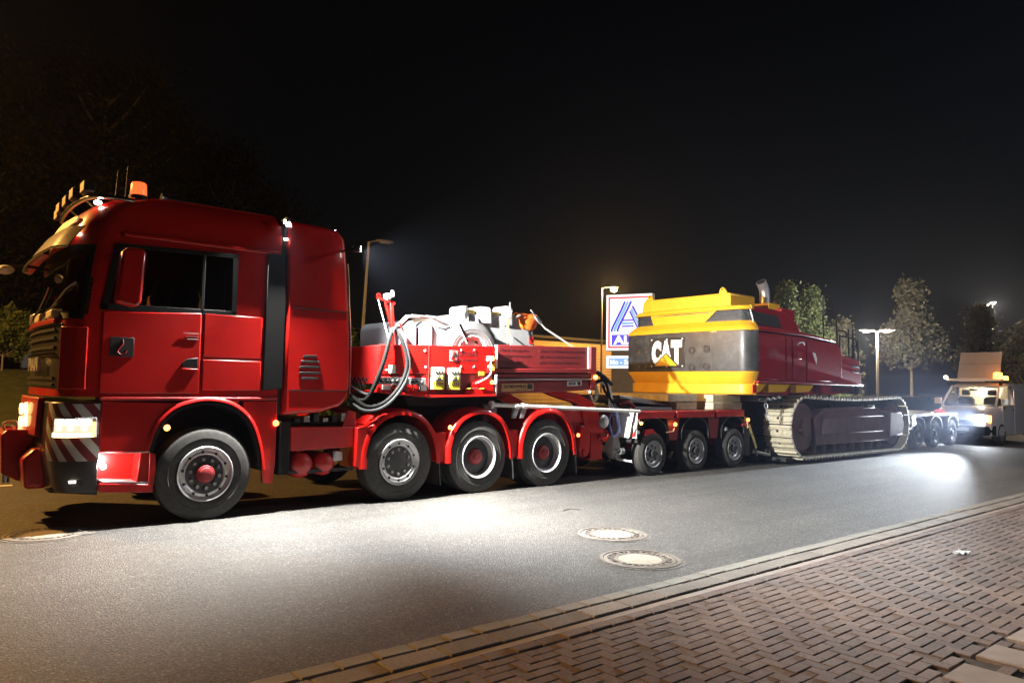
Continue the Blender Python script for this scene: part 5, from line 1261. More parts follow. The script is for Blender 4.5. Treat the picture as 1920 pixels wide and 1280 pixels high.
# loose gear in front of the dolly
rope_coil('blue and white coiled rope hanging in front of the white marker board', (7.22, .25, .95), .20, 5, 'rope_white', 'rope_blue', 0)
rope_coil('yellow rope bundle tied behind the maroon tray end', (6.78, .35, 1.52), .14, 4, 'rope_yellow', 'rope_white', 0)
hb = thing('hose_bundle', (7.0, .6, 1.4), 'dark bundle of hoses and cables arching between the tray and the dolly', 'hose')
for i in range(9):
    a = random.uniform(-.1, .1); b = random.uniform(-.08, .1)
    P = cr([(6.60, .25+a, 1.72+b), (6.82, .2+a, 1.78+b), (7.05, .25+b, 1.55+a), (7.15, .2+a, 1.30+b), (7.45, .3+a, 1.2)], 5)
    part(hb, 'hose', MB().tube(P, .014+.006*(i % 3), 6), ['hose', 'hose_grey', 'rope_white', 'hose', 'rope_blue'][i % 5])
for x, y, L in ((7.5, .3, 'thick dark cable end beside the yellow rope behind the tray'),):
    t = thing('cable_end', (7.1, .25, 1.5), L, 'cable'); part(t, 'sleeve', MB().tube(cr([(6.72, .2, 1.85), (6.85, .15, 1.80), (7.0, .1, 1.66)], 4), .035, 8), 'chassis_black')
rd = single('red_sling', MB().tube(cr([(7.55, .5, 1.22), (7.6, .4, 1.32), (7.72, .35, 1.33), (7.85, .35, 1.26), (7.95, .4, 1.21)], 5), .05, 8), 'red_board', (7.7, .4, 1.2), 'folded dark red lifting sling on the front edge of the dolly deck', 'sling')
# ramp plates stacked on the deck
for i, (z, dx, L) in enumerate(((1.195, 0, 'lowest of the grey perforated ramp plates on the dolly deck'), (1.255, .10, 'middle grey perforated ramp plate of the stack on the dolly deck'), (1.315, -.05, 'topmost grey perforated ramp plate of the stack on the dolly deck'))):
    t = thing('ramp_plate', (8.3, 1.2, z), L, 'plate', 'ramp plates on the dolly deck')
    part(t, 'plate', MB().prism([(7.75+dx, z+.02+.09*(i > 0)), (9.0+dx, z), (9.0+dx, z+.045), (7.75+dx, z+.065+.09*(i > 0))], 'xz', .35+.1*i, 2.2), 'bluish_steel', .006)
    for k in range(3): part(t, 'plate_edge', MB().bar((7.75+dx, .33+.1*i, z+.03+.09*(i > 0)), (9.0+dx, .33+.1*i, z+.022), .012, .05), 'galvanised') if k == 0 else None
# timber blocks under the counterweight
for i, (x0, x1, z0, z1, y0, y1, L) in enumerate((
    (9.05, 9.70, 1.195, 1.35, .25, 2.2, 'lower timber block of the left stack under the counterweight'),
    (8.75, 9.68, 1.355, 1.50, .22, 2.25, 'upper timber block of the left stack under the counterweight'),
    (9.98, 11.0, 1.195, 1.345, .05, 2.3, 'lower timber block of the right stack under the counterweight'),
    (10.0, 10.98, 1.35, 1.50, .07, 2.3, 'upper timber block of the right stack under the counterweight'))):
    single('timber_block', MB().box(x0, x1, y0, y1, z0, z1), 'timber', ((x0+x1)/2, (y0+y1)/2, z0), L, 'timber', 'timber blocks under the counterweight', .012)

# ================================================================== LOW BED
LB = thing('low_bed', (15, 1.27, 0), 'low bed beams and rear three axle bogie carrying the excavator tracks', 'trailer')
for y in (.62, 1.42):
    part(LB, 'bed_beam', MB().prism([(11.15, .95), (11.45, .9), (11.9, .48), (18.2, .48), (18.6, .95), (19.2, 1.0), (19.2, .62), (18.8, .55), (18.3, .16), (11.7, .16), (11.2, .40)], 'xz', y, y+.5), 'chassis_black', .02)
for x in (12.2, 13.6, 15, 16.4, 17.8): part(LB, 'cross_beam', MB().box(x-.15, x+.15, -.35, 2.9, .06, .15), 'chassis_black', .01)
BX = (19.75, 21.0, 22.3)
part(LB, 'bogie_deck', MB().box(18.9, 22.85, .0, 2.54, .92, 1.02), 'dark_steel', .012)
for x in BX:
    P = cr([(x-.44, 0, .55), (x-.40, 0, .78), (x-.22, 0, .90), (x, 0, .93), (x+.22, 0, .90), (x+.40, 0, .78), (x+.44, 0, .55)], 4)
    part(LB, 'wheel_guard', MB().loft([[(p.x, -.06, p.z), (p.x, .7, p.z), (x+(p.x-x)*.95, .7, p.z-.02), (x+(p.x-x)*.95, -.06, p.z-.02)] for p in P]), 'dark_steel')
    for y in (-.04, .48): small_wheel(LB, (x, y, SR), y < 0, rim=RIM_D)
    for y in (2.58, 2.05): small_wheel(LB, (x, y, SR), False, True)
    part(LB, 'axle_stub', MB().tube([(x, .1, SR), (x, 2.4, SR)], .07, 12), 'chassis_black')
part(LB, 'corner_lamp', MB().prism([(18.55, .98), (18.78, 1.0), (18.84, .72), (18.62, .68)], 'xz', -.35, -.28), 'white_plastic', .02)
part(LB, 'corner_lamp_arm', MB().tube([(18.7, -.3, .7), (18.55, -.3, .62), (17.9, -.28, .6)], .02, 6), 'white_paint')
part(LB, 'bogie_lamp', MB().ellipsoid((20.6, -.10, 1.0), .04, .03, .04), 'led_small')
# lashing chains and webbing between dolly and tracks
def chain(label, pts, s=.055, mtn='galvanised'):
    t = thing('lashing_chain', tuple(pts[0]), label, 'chain')
    P = []
    for a, b in zip(pts, pts[1:]):
        a, b = Vector(a), Vector(b); n = max(1, int((b-a).length/(s*1.5)))
        P += [(a.lerp(b, i/n), (b-a).normalized()) for i in range(n)]
    for i, (p, d) in enumerate(P):
        side = d.orthogonal().normalized(); up = d.cross(side)
        w_ = side if i % 2 else up
        loop = [p + d*(s*math.cos(q)) + w_*(s*.55*math.sin(q)) for q in [2*math.pi*k/10 for k in range(10)]]
        part(t, 'link', MB().tube(loop, s*.22, 6, closed=True), mtn)
chain('steel chain hanging in front of the excavator track from the deck edge', [(11.35, -.2, 1.40), (11.42, -.25, 1.38), (11.44, -.3, .95)], .06)
chain('steel chain lying level along the top of the track towards the timber', [(11.45, -.28, 1.42), (12.0, -.30, 1.47)], .06)
strap('yellow webbing strap pulled tight between dolly and track', [Vector((11.12, -.05, .86)), Vector((11.55, .05, .35))], .07, 'rope_yellow', None, 'tie_down_strap')
tn = thing('tensioner', (11.4, -.1, .25), 'small steel load tensioner on the ground side in front of the track', 'tensioner')
part(tn, 'barrel', MB().tube([(11.25, -.1, .30), (11.65, -.2, .22)], .035, 10), 'steel')
for x in (11.22, 11.70): part(tn, 'hook', MB().tube(cr([(x-.05, -.12, .27), (x, -.1, .34), (x+.06, -.15, .28), (x+.02, -.15, .22)], 3), .016, 6), 'chassis_black')

# ================================================================== EXCAVATOR
EX = thing('excavator', (14.9, 1.2, .1), 'tracked yellow and red excavator without boom, black counterweight facing the truck', 'excavator')
EY0, EY1 = -.52, 2.90
def cw_ring(z, x0=10.45, ins=0., back=10.74, rc=.28, bow=.10):
    y0, y1 = EY0+ins, EY1-ins; P = [(back, y0, z)]
    n = 8
    for k in range(n+1):
        a = math.pi/2*k/n; P.append((x0+ins*.8+rc-rc*math.sin(a), y0+rc-rc*math.cos(a), z))
    for k in range(1, 12):
        t = k/12; P.append((x0+ins*.8-bow*4*t*(1-t), y0+rc+(y1-y0-2*rc)*t, z))
    for k in range(n, -1, -1):
        a = math.pi/2*k/n; P.append((x0+ins*.8+rc-rc*math.sin(a), y1-rc+rc*math.cos(a), z))
    P.append((back, y1, z))
    return P
cw = part(EX, 'counterweight', MB().loft([cw_ring(z, ins=i) for z, i in ((1.99, .005), (2.03, .0), (2.80, .0), (2.835, .005))]), 'cat_black', .01, 35)
part(cw, 'yellow_skirt', MB().loft([cw_ring(z, ins=i) for z, i in ((1.735, .13), (1.75, .115), (1.975, .0), (1.988, .0))]), 'cat_yellow', .008, 30)
part(cw, 'yellow_base', MB().loft([cw_ring(z, ins=i) for z, i in ((1.51, .10), (1.53, .085), (1.72, .085), (1.735, .10))]), 'cat_yellow', .006, 30)
part(cw, 'yellow_shoulder', MB().loft([cw_ring(z, ins=i) for z, i in ((2.838, .0), (2.86, -.005), (2.93, .03), (2.945, .05), (3.03, .14), (3.05, .16))]), 'cat_yellow', .008, 30)
part(cw, 'upper_band', MB().loft([cw_ring(z, ins=i, rc=.22) for z, i in ((3.05, .20), (3.28, .25))]), 'louvre', .01, 35)
for zz in (3.085, 3.125, 3.165, 3.205, 3.245):
    part(cw, 'louvre_slat', MB().loft([cw_ring(z, ins=i, rc=.22) for z, i in ((zz, .19), (zz+.012, .188), (zz+.022, .20))]), 'louvre', 0, 35)
# yellow centre apron between the louvres
def apron():
    g = []
    for j in range(5):
        k = j/4; z = 3.05+.235*k
        w0 = 2.05+.12*k; w1 = .62-.25*k
        g.append([(10.45+.155-.10*4*(((y-EY0-.28)/(EY1-EY0-.56)))*(1-((y-EY0-.28)/(EY1-EY0-.56)))+.04*k-.032, y, z) for y in [w0+(w1-w0)*i/10 for i in range(11)]])
    return MB().slab(g, (.05, 0, 0))
part(cw, 'yellow_apron', apron(), 'cat_yellow', .006)
part(cw, 'yellow_cap', MB().loft([cw_ring(z, ins=i, rc=.24) for z, i in ((3.285, .16), (3.30, .15), (3.36, .17), (3.375, .20))]), 'cat_yellow', .01, 35)
hump = part(EX, 'rear_hood', MB().prism([(2.45, 3.37), (2.40, 3.62), (2.34, 3.655), (.08, 3.655), (.04, 3.62), (.04, 3.37)], 'yz', 10.58, 11.5), 'cat_yellow', .02)
for y in (.30, 2.28):
    part(hump, 'lifting_lug', MB().prism([(y-.14, 3.64), (y+.10, 3.64), (y+.06, 3.76), (y+.0, 3.80), (y-.06, 3.76)] if y < 1 else [(y-.10, 3.64), (y+.14, 3.64), (y+.06, 3.76), (y+.0, 3.80), (y-.06, 3.76)], 'yz', 10.66, 10.71), 'cat_yellow', .015)
    part(hump, 'lug_eye', MB().lathe([(.022, .0), (.022, -.004), (.001, -.004)], (10.658, y, 3.745), 'x', 12), 'chassis_black')
# plate with logo
xf = 10.352
plate_ = part(cw, 'logo_plate', MB().box(xf-.012, xf+.03, 1.04, 2.0, 2.07, 2.735), 'dark_paint', .012)
for y in (1.09, 1.52, 1.95):
    for z in (2.105, 2.70): part(plate_, 'plate_bolt', MB().lathe([(.02, .0), (.018, -.012), (.001, -.014)], (xf-.012, y, z), 'x', 10), 'white_paint')
for ch, yc, wd in (('C', 1.805, .27), ('A', 1.535, .34), ('T', 1.25, .30)):
    part(plate_, 'letter', text_mb(ch, (xf-.013, yc, 2.405), (0, -1, 0), (0, 0, 1), wd, .55, .010, .085), 'white_paint')
part(plate_, 'yellow_triangle', MB().prism([(1.84, 2.115), (1.225, 2.115), (1.535, 2.375)], 'yz', xf-.034, xf-.024), 'cat_yellow')
part(plate_, 'triangle_edge', MB().prism([(1.90, 2.10), (1.165, 2.10), (1.535, 2.41)], 'yz', xf-.0245, xf-.0232), 'ink_black')
for y, z in ((2.40, 2.43), (2.16, 2.44), (2.40, 2.10), (2.16, 2.10), (.86, 2.44), (.50, 2.46), (.86, 2.08), (.50, 2.09)):
    tt = (y-EY0-.28)/(EY1-EY0-.56); xs_ = 10.45-.10*4*tt*(1-tt)
    hb_ = part(cw, 'bolt_socket', MB().lathe([(.088, .03), (.088, -.012), (.072, -.012), (.068, .004)], (xs_, y, z), 'x', 24, True), 'cat_black')
    part(hb_, 'socket_hollow', MB().lathe([(.070, .02), (.070, -.003), (.001, -.003)], (xs_, y, z), 'x', 20), 'ink_black')
    part(hb_, 'bolt', MB().lathe([(.040, .0), (.038, -.012), (.001, -.014)], (xs_-.002, y-.018, z), 'x', 6), 'dark_steel')
for y in (2.28, .68): part(cw, 'small_hole', MB().lathe([(.016, .0), (.016, -.002), (.001, -.002)], (10.45-.10*4*((y-EY0-.28)/(EY1-EY0-.56))*(1-((y-EY0-.28)/(EY1-EY0-.56))), y, 2.26), 'x', 10), 'chassis_black')
part(EX, 'tail_reflector', MB().box(10.62, 10.76, EY0+.065, EY0+.083, 1.54, 1.72), 'reflector_red', .006)
# upper structure: near side
BX0 = 10.76
hs = part(EX, 'house', MB().prism([(BX0, 1.76), (15.45, 1.76), (15.45, 2.02), (14.95, 2.10), (14.46, 2.14), (14.46, 2.56), (14.38, 2.68), (14.2, 2.74), (13.2, 2.80), (BX0, 2.83)], 'xz', -.42, 2.8), 'excavator_red', .03, seg=3)
for x0, x1, pts in ((BX0+.02, 11.88, None), (11.93, 12.14, None), (12.20, 12.74, None), (12.80, 14.36, 'r')):
    if pts is None: pg = [(x0, 1.82), (x1, 1.82), (x1, 2.74), (x0, 2.76)]
    else: pg = [(x0, 1.82), (14.40, 1.82), (14.40, 2.50), (14.30, 2.63), (14.1, 2.68), (x0, 2.74)]
    dr = part(hs, 'side_door', MB().prism(pg, 'xz', -.455, -.41), 'excavator_red', .02, seg=3)
    if x0 in (12.20,): part(dr, 'lettering', text_mb('CAT', (12.47, -.457, 2.02), (1, 0, 0), (0, 0, 1), .30, .22, .003, .02), 'red_board')  # dim letters stand in for a reflection in the door paint
    if x0 == 12.20: part(dr, 'door_latch', MB().prism([(12.36, 2.30), (12.54, 2.30), (12.54, 2.46), (12.36, 2.46)], 'xz', -.462, -.452), 'excavator_red', .01)
    if x0 == 12.80: part(dr, 'door_glint', MB().prism([(13.02, 2.48), (13.14, 2.46), (13.22, 2.34), (13.20, 2.20), (13.12, 2.30)], 'xz', -.464, -.454), 'sticker_white', .006)  # pale shape paints a reflection onto the door
part(hs, 'door_grip', MB().tube(cr([(12.36, -.47, 2.60), (12.40, -.49, 2.66), (12.58, -.49, 2.67), (12.64, -.47, 2.62)], 4), .014, 6), 'sticker_white')
part(hs, 'model_mark', text_mb('374', (11.4, -.457, 2.38), (1, 0, 0), (0, 0, 1), .34, .17, .003, .01), 'red_board')
part(EX, 'deck_edge', MB().prism([(BX0-.05, 2.835), (12.6, 2.83), (14.1, 2.75), (14.1, 2.79), (12.6, 2.90), (BX0-.05, 2.92)], 'xz', -.48, 2.7), 'excavator_red', .01)
eh = part(EX, 'engine_hood', MB().prism([(BX0+.02, 2.93), (13.0, 2.88), (12.85, 3.12), (12.35, 3.34), (11.9, 3.38), (BX0+.02, 3.38)], 'xz', -.20, 2.6), 'excavator_red', .03, seg=3)
part(eh, 'hood_vent', MB().prism([(BX0+.25, 3.0), (12.15, 2.98), (12.06, 3.14), (11.98, 3.24), (BX0+.25, 3.28)], 'xz', -.215, -.19), 'chassis_black', .01)
part(eh, 'hood_rail', MB().tube(cr([(BX0-.02, -.30, 3.34), (BX0+.0, -.36, 3.12), (BX0+.02, -.38, 2.96)], 3), .012, 6), 'white_paint')
part(eh, 'hood_top_box', MB().box(12.4, 13.0, -.05, 1.0, 3.18, 3.46), 'excavator_red', .03)
part(eh, 'exhaust_base', MB().box(12.05, 12.55, .05, .55, 3.36, 3.56), 'cat_yellow', .02)
ex_ = part(EX, 'exhaust_pipe', MB().tube(cr([(12.32, .30, 3.52), (12.32, .30, 3.76), (12.28, .30, 3.92), (12.17, .30, 4.06)], 5), [.115]*16, 16), 'galvanised')
part(ex_, 'exhaust_mouth', MB().tube([(12.175, .30, 4.052), (12.163, .30, 4.068)], .095, 16), 'chassis_black')
# lower frame and yellow brackets
part(EX, 'deck_frame', MB().prism([(10.8, 1.735), (15.3, 1.735), (15.2, 1.60), (14.2, 1.52), (12.1, 1.50), (10.8, 1.50)], 'xz', -.30, 2.7), 'excavator_red', .02)
for x0, x1, mtn in ((10.80, 11.15, 'cat_yellow'), (11.20, 12.1, 'cat_yellow'), (12.3, 13.1, 'cat_yellow'), (13.4, 13.95, 'excavator_red')):
    part(EX, 'step_bracket', MB().prism([(x0, 1.74), (x1, 1.75), (x1-.25, 1.58), (x0, 1.56)], 'xz', -.46, -.32), mtn, .01)
part(EX, 'walkway_edge', MB().prism([(BX0, 1.755), (15.4, 1.755), (15.4, 1.80), (BX0, 1.80)], 'xz', -.50, -.42), 'excavator_red', .006)
part(EX, 'swing_ring', MB().lathe([(1.05, 1.33), (1.1, 1.36), (1.1, 1.48), (1.0, 1.50)], (14.7, 1.2, 0), 'z', 40), 'dark_steel')
part(EX, 'belly_guard', MB().box(11.3, 13.2, -.15, 2.4, 1.36, 1.49), 'grey_plastic', .02)
part(EX, 'belly_rib', MB().box(12.0, 12.03, -.17, 2.3, 1.35, 1.50), 'dark_steel')
for i in range(4):
    part(EX, 'hydraulic_hose', MB().tube(cr([(13.6+.05*i, -.1, 1.42), (13.9, -.25-.02*i, 1.36+.03*i), (14.3, -.2, 1.40+.04*i), (14.6, -.05, 1.46)], 5), .03, 8), 'hose_grey')
# railings and steps at the front corner
def rail(pts, r_=.02): part(EX, 'handrail', MB().tube(cr(pts, 5), r_, 8), 'chassis_black')
rail([(13.72, -.36, 2.70), (13.72, -.36, 3.70), (13.76, -.36, 3.82), (14.0, -.36, 3.85), (14.12, -.36, 3.74), (14.34, -.36, 3.28), (14.36, -.36, 2.45)])
rail([(14.46, -.38, 2.10), (14.46, -.38, 2.86), (14.55, -.38, 2.93), (15.3, -.38, 2.88), (15.38, -.38, 2.80), (15.38, -.38, 1.9)])
rail([(14.9, -.38, 2.05), (14.9, -.38, 3.12)]); rail([(15.2, -.38, 2.0), (15.12, -.38, 3.14)]); rail([(15.42, -.2, 1.9), (15.5, -.2, 3.05)])
rail([(14.40, -.36, 3.05), (14.75, -.36, 3.06), (14.88, -.36, 2.96)], .018)
bx_ = part(EX, 'step_box', MB().prism([(14.48, 1.80), (15.42, 1.80), (15.42, 2.36), (14.95, 2.44), (14.48, 2.46)], 'xz', -.40, .9), 'excavator_red', .02)
for z in (1.92, 2.06, 2.2): part(bx_, 'step_slot', MB().box(14.98, 15.38, -.415, -.39, z, z+.05), 'chassis_black', .006)
part(EX, 'front_frame', MB().prism([(15.42, 1.55), (15.62, 1.55), (15.62, 2.35), (15.42, 2.35)], 'xz', -.3, .8), 'chassis_black', .02)
cabx = part(EX, 'operator_cab', MB().prism([(14.2, 1.78), (16.0, 1.78), (16.1, 2.5), (15.85, 3.30), (15.6, 3.40), (14.2, 3.40)], 'xz', 1.7, 2.75), 'cat_black', .04, seg=3)
part(cabx, 'cab_window', MB().prism([(14.4, 2.3), (15.85, 2.3), (15.68, 3.2), (14.4, 3.25)], 'xz', 1.685, 1.71), 'glass_cab', .01)
part(EX, 'boom_foot', MB().prism([(15.2, 1.7), (15.95, 1.75), (16.0, 2.2), (15.4, 2.45), (15.1, 2.3)], 'xz', .95, 1.45), 'chassis_black', .03)
part(EX, 'undercarriage_frame', MB().box(12.9, 16.9, .2, 2.2, .75, 1.33), 'track_frame', .06)
# crawler tracks
TC0, TC1, TR, TZ = 12.66, 17.28, .665, .80
def track_path(n):
    straight = TC1-TC0; L = 2*straight+2*math.pi*TR; out = []
    for i in range(n):
        s = L*i/n
        if s < straight: out.append((TC0+s, TZ+TR-.03*math.sin(math.pi*s/straight)*2, 0.)); continue
        s -= straight
        if s < math.pi*TR: a = s/TR; out.append((TC1+TR*math.sin(a), TZ+TR*math.cos(a), a)); continue
        s -= math.pi*TR
        if s < straight: out.append((TC1-s, TZ-TR, math.pi)); continue
        s -= straight; a = math.pi+s/TR; out.append((TC0+TR*math.sin(a), TZ+TR*math.cos(a), a))
    return out
NP = 48; pitch = (2*(TC1-TC0)+2*math.pi*TR)/NP
sw = .66
m = MB(); h = pitch*.5
m.prism([(-h*.92, -.022), (h*.86, -.022), (h*.94, -.004), (h*.94, .012), (h*.62, .014), (h*.54, .062), (h*.34, .062), (h*.24, .014), (-h*.34, .014), (-h*.42, .046), (-h*.62, .046), (-h*.70, .014), (-h*.92, .010)], 'xz', 0, sw)
SHOE = m.mesh('track_shoe', smooth=0); SHOE.materials.append(MATS['track_steel'])
sh = MB().lathe([(.032, .0145), (.032, .0135), (.001, .0135)], (0, sw/2, 0), 'z', 12)
for dx in (-.05, .05):
    for dy in (-.1, .1): pass
SHOLE = sh.mesh('shoe_hole', smooth=0); SHOLE.materials.append(MATS['chassis_black'])
bt = MB().lathe([(.016, .012), (.016, .026), (.001, .026)], (0, 0, 0), 'z', 6)
SBOLT = bt.mesh('shoe_bolt', smooth=0); SBOLT.materials.append(MATS['track_steel'])
for side, y0 in (('near', EY0), ('far', 2.24)):
    TRK = part(EX, 'crawler_track', MB().loft([[(x+dx*math.sin(a), y, z+dx*math.cos(a)) for y, dx in ((y0+.2, -.02), (y0+.2, -.10), (y0+.46, -.10), (y0+.46, -.02))] for x, z, a in track_path(72)+track_path(72)[:1]], True, False), 'chassis_black')
    for i, (x, z, a) in enumerate(track_path(NP)):
        o = inst(TRK, 'track_shoe', SHOE, (x, y0, z), (0, a, 0))
        if side == 'near' and (x < 13.0):
            q = bpy.data.objects.new('shoe_hole', SHOLE); COL.objects.link(q); q.parent = TRK; ORG[q] = ORG[o]
            q.location = o.location; q.rotation_euler = o.rotation_euler
            for dy in (-.12, .12):
                q = bpy.data.objects.new('shoe_bolt', SBOLT); COL.objects.link(q); q.parent = TRK; ORG[q] = ORG[o]
                q.location = o.location + Vector((0, sw/2+dy, 0)); q.rotation_euler = o.rotation_euler
    yo = y0+.045
    part(EX, 'track_web', MB().prism([(12.35, .45), (12.66, .25), (17.28, .25), (17.6, .45), (17.75, .8), (17.6, 1.15), (17.28, 1.36), (12.66, 1.36), (12.35, 1.15), (12.2, .8)], 'xz', y0+.30, y0+.36), 'chassis_black')
    fr = part(EX, 'track_frame', MB().prism([(13.1, .38), (16.8, .38), (17.0, .62), (16.8, 1.10), (16.2, 1.22), (15.2, 1.25), (13.5, 1.20), (13.05, 1.0)], 'xz', yo, yo+.45), 'track_frame', .03)
    for x in (13.6, 13.85, 15.75, 15.98): part(fr, 'frame_slot', MB().box(x, x+.06, yo-.008, yo+.01, .70, .98), 'chassis_black', .004)
    part(fr, 'frame_hole', MB().box(14.95, 15.06, yo-.008, yo+.01, .76, .86), 'chassis_black', .01)
    part(fr, 'frame_plate', MB().prism([(13.3, .62), (16.6, .62), (16.6, 1.02), (13.4, 1.0)], 'xz', yo-.02, yo+.02), 'track_frame', .015)
    part(fr, 'frame_step', MB().prism([(15.4, 1.19), (15.9, 1.21), (15.9, 1.28), (15.78, 1.28), (15.78, 1.225), (15.4, 1.21)], 'xz', yo-.06, yo+.05), 'sticker_white', .006)
    part(fr, 'motor_cover', MB().prism([(16.75, .45), (17.55, .5), (17.65, .8), (17.5, 1.1), (16.8, 1.12)], 'xz', yo-.05, yo+.3), 'track_frame', .04)
    part(EX, 'idler', MB().lathe([(.54, .42), (.56, .36), (.56, .16), (.50, .12), (.42, .13), (.20, .10), (.18, .04), (.001, .04)], (TC0, y0, TZ), 'y', 40), 'track_frame')
    part(EX, 'sprocket', MB().lathe([(.52, .42), (.55, .36), (.55, .18), (.48, .14), (.30, .10), (.001, .08)], (TC1, y0, TZ), 'y', 40), 'track_frame')
    for k in range(8): part(EX, 'track_roller', MB().lathe([(.12, .5), (.15, .45), (.15, .24), (.12, .20), (.06, .18), (.001, .18)], (13.3+k*.47, y0, .30), 'y', 20), 'track_frame')
    for k in range(2): part(EX, 'carrier_roller', MB().lathe([(.09, .45), (.10, .4), (.10, .24), (.001, .22)], (14.2+k*1.6, y0, 1.27), 'y', 16), 'track_frame')

# ================================================================== ESCORT VAN
VX, VY = 23.2, .05
VN = thing('escort_van', (VX+2.4, VY, 0), 'white escort van with blazing headlights behind the low bed', 'van')
def vring(x, zb, zt, hw, hwt, r_=.16):
    P = []
    for y, z in ((-hw, zb), (-hw, zb+(zt-zb)*.35), (-hw, zb+(zt-zb)*.6), (-hwt-.02, zt-r_), (-hwt+r_*.5, zt-.02), (0, zt), (hwt-r_*.5, zt-.02), (hwt+.02, zt-r_), (hw, zb+(zt-zb)*.6), (hw, zb+(zt-zb)*.35), (hw, zb)):
        P.append((x, VY+y, z))
    return P
part(VN, 'body', MB().loft([vring(VX+.0, .34, .98, .70, .66, .1), vring(VX+.10, .30, 1.06, .84, .76, .12), vring(VX+.55, .28, 1.18, .88, .80, .12), vring(VX+.70, .28, 1.215, .885, .82, .1), vring(VX+2.1, .28, 1.215, .89, .84, .1)]), 'van_white', .03, 30, seg=3)
part(VN, 'cargo_box', MB().loft([vring(VX+2.1, .28, 1.97, .89, .73), vring(VX+4.6, .28, 1.98, .89, .74), vring(VX+4.8, .30, 1.94, .86, .72)]), 'van_white', .03, 30, seg=3)
part(VN, 'bulkhead', MB().box(VX+2.06, VX+2.095, VY-.72, VY+.72, 1.22, 1.90), 'cream')
part(VN, 'cab_roof', MB().loft([[(x, VY+y, z+dz) for y, dz in ((-hw, -.06), (-hw+.1, .0), (0, .02), (hw-.1, .0), (hw, -.06), (hw-.12, -.07), (0, -.04), (-hw+.12, -.07))] for x, z, hw in ((VX+1.30, 1.86, .72), (VX+1.5, 1.93, .73), (VX+1.7, 1.955, .74), (VX+2.1, 1.965, .745))]), 'van_white', .01)
for s in (-1, 1):
    part(VN, 'pillar', MB().tube([(VX+.68, VY+s*.78, 1.20), (VX+1.0, VY+s*.745, 1.54), (VX+1.34, VY+s*.69, 1.845)], .035, 8), 'van_white')
    part(VN, 'door_frame', MB().tube([(VX+1.34, VY+s*.70, 1.84), (VX+2.08, VY+s*.72, 1.90)], .03, 8), 'van_white')
g = []
for j in range(5):
    k = j/4; x = VX+.70+.62*k; z = 1.215+.63*k; hw = .76-.085*k
    g.append([(x-.03*(1-(2*i/8-1)**2), VY-hw+2*hw*i/8, z) for i in range(9)])
part(VN, 'windscreen', MB().slab(g, (.006, 0, .006)), 'glass_van')
part(VN, 'dashboard', MB().prism([(VX+.72, 1.18), (VX+1.1, 1.18), (VX+1.1, 1.27), (VX+.85, 1.25)], 'xz', VY-.74, VY+.74), 'black_plastic', .02)
for y in (-.38, .38):
    st_ = part(VN, 'seat', MB().prism([(y-.25, 1.0), (y+.25, 1.0), (y+.24, 1.42), (y+.17, 1.52), (y-.17, 1.52), (y-.24, 1.42)], 'yz', VX+1.60, VX+1.75), 'seat_cloth', .04)
    st_.location.y += VY
    hd_ = part(st_, 'headrest', MB().box(VX+1.61, VX+1.72, y-.13, y+.13, 1.55, 1.74), 'seat_cloth', .04)
part(VN, 'rear_view_mirror', MB().box(VX+1.20, VX+1.23, VY-.12, VY+.12, 1.70, 1.77), 'black_plastic', .01)
part(VN, 'steering_wheel', MB().tube([(VX+1.18+.06*math.sin(q), VY+.38+.19*math.cos(q), 1.28+.15*math.sin(q)) for q in [2*math.pi*i/18 for i in range(18)]], .016, 6, closed=True), 'black_plastic')
dl_ = part(VN, 'dome_lamp', MB().ellipsoid((VX+1.75, VY, 1.905), .08, .08, .015), 'led_small')
point(VN, (VX+1.7, VY, 1.84), 50, (1, .84, .62), .05)
for s in (-1, 1):
    part(VN, 'side_window', MB().prism([(VX+.80, 1.22), (VX+2.08, 1.22), (VX+2.08, 1.86), (VX+1.42, 1.84)], 'xz', VY+s*.80-.01, VY+s*.80+.01), 'glass_van')
    dr = part(VN, 'door', MB().prism([(VX+.98, .42), (VX+2.05, .42), (VX+2.05, 1.26), (VX+.98, 1.24)], 'xz', VY+s*.885-.012, VY+s*.885+.012), 'van_white', .01)
    part(dr, 'door_handle', MB().box(VX+1.82, VX+1.97, VY+s*.90-.01, VY+s*.90+.01, 1.08, 1.11), 'black_plastic', .004)
    part(VN, 'sliding_door', MB().prism([(VX+2.12, .42), (VX+3.2, .42), (VX+3.2, 1.75), (VX+2.12, 1.75)], 'xz', VY+s*.865-.015, VY+s*.865+.015), 'van_white', .012)
    mrr = part(VN, 'mirror', MB().box(VX+.86, VX+1.0, VY+s*.98-.10, VY+s*.98+.10, 1.26, 1.46), 'white_paint', .03)
    hlv = part(VN, 'headlight', MB().prism([(VX-.005, .72), (VX+.02, .72), (VX+.06, .94), (VX+.03, .94)], 'xz', VY+s*.60-.17, VY+s*.60+.17), 'lens_clear', .01)
    part(hlv, 'headlight_bulb', MB().lathe([(.13, .0), (.12, -.02), (.001, -.03)], (VX-.002, VY+s*.58, .83), 'x', 18), 'van_head')
    part(hlv, 'indicator', MB().prism([(VX+.02, .72), (VX+.04, .72), (VX+.08, .93), (VX+.06, .93)], 'xz', VY+s*.80-.05, VY+s*.80+.05), 'amber_marker', .006)
    spot(VN, (VX-.12, VY+s*.58, .83), (VX-16, VY+s*.58-1.6, 1.2), POW['van']/2, (.84, .92, 1), 27, 1.0, .07)
    for xw in (.85, 3.95):
        wv = part(VN, 'wheel', MB().lathe([(.20, .03), (.32, .0), (.335, .03), (.335, .19), (.31, .21)], (VX+xw, VY+(-.90 if s < 0 else .69), .335), 'y', 36), 'rubber')
        part(wv, 'rim', MB().lathe([(.205, .035), (.21, .01), (.19, .02), (.12, .015), (.001, .02)], (VX+xw, VY+(-.90 if s < 0 else .69), .335), 'y', 28), 'galvanised')
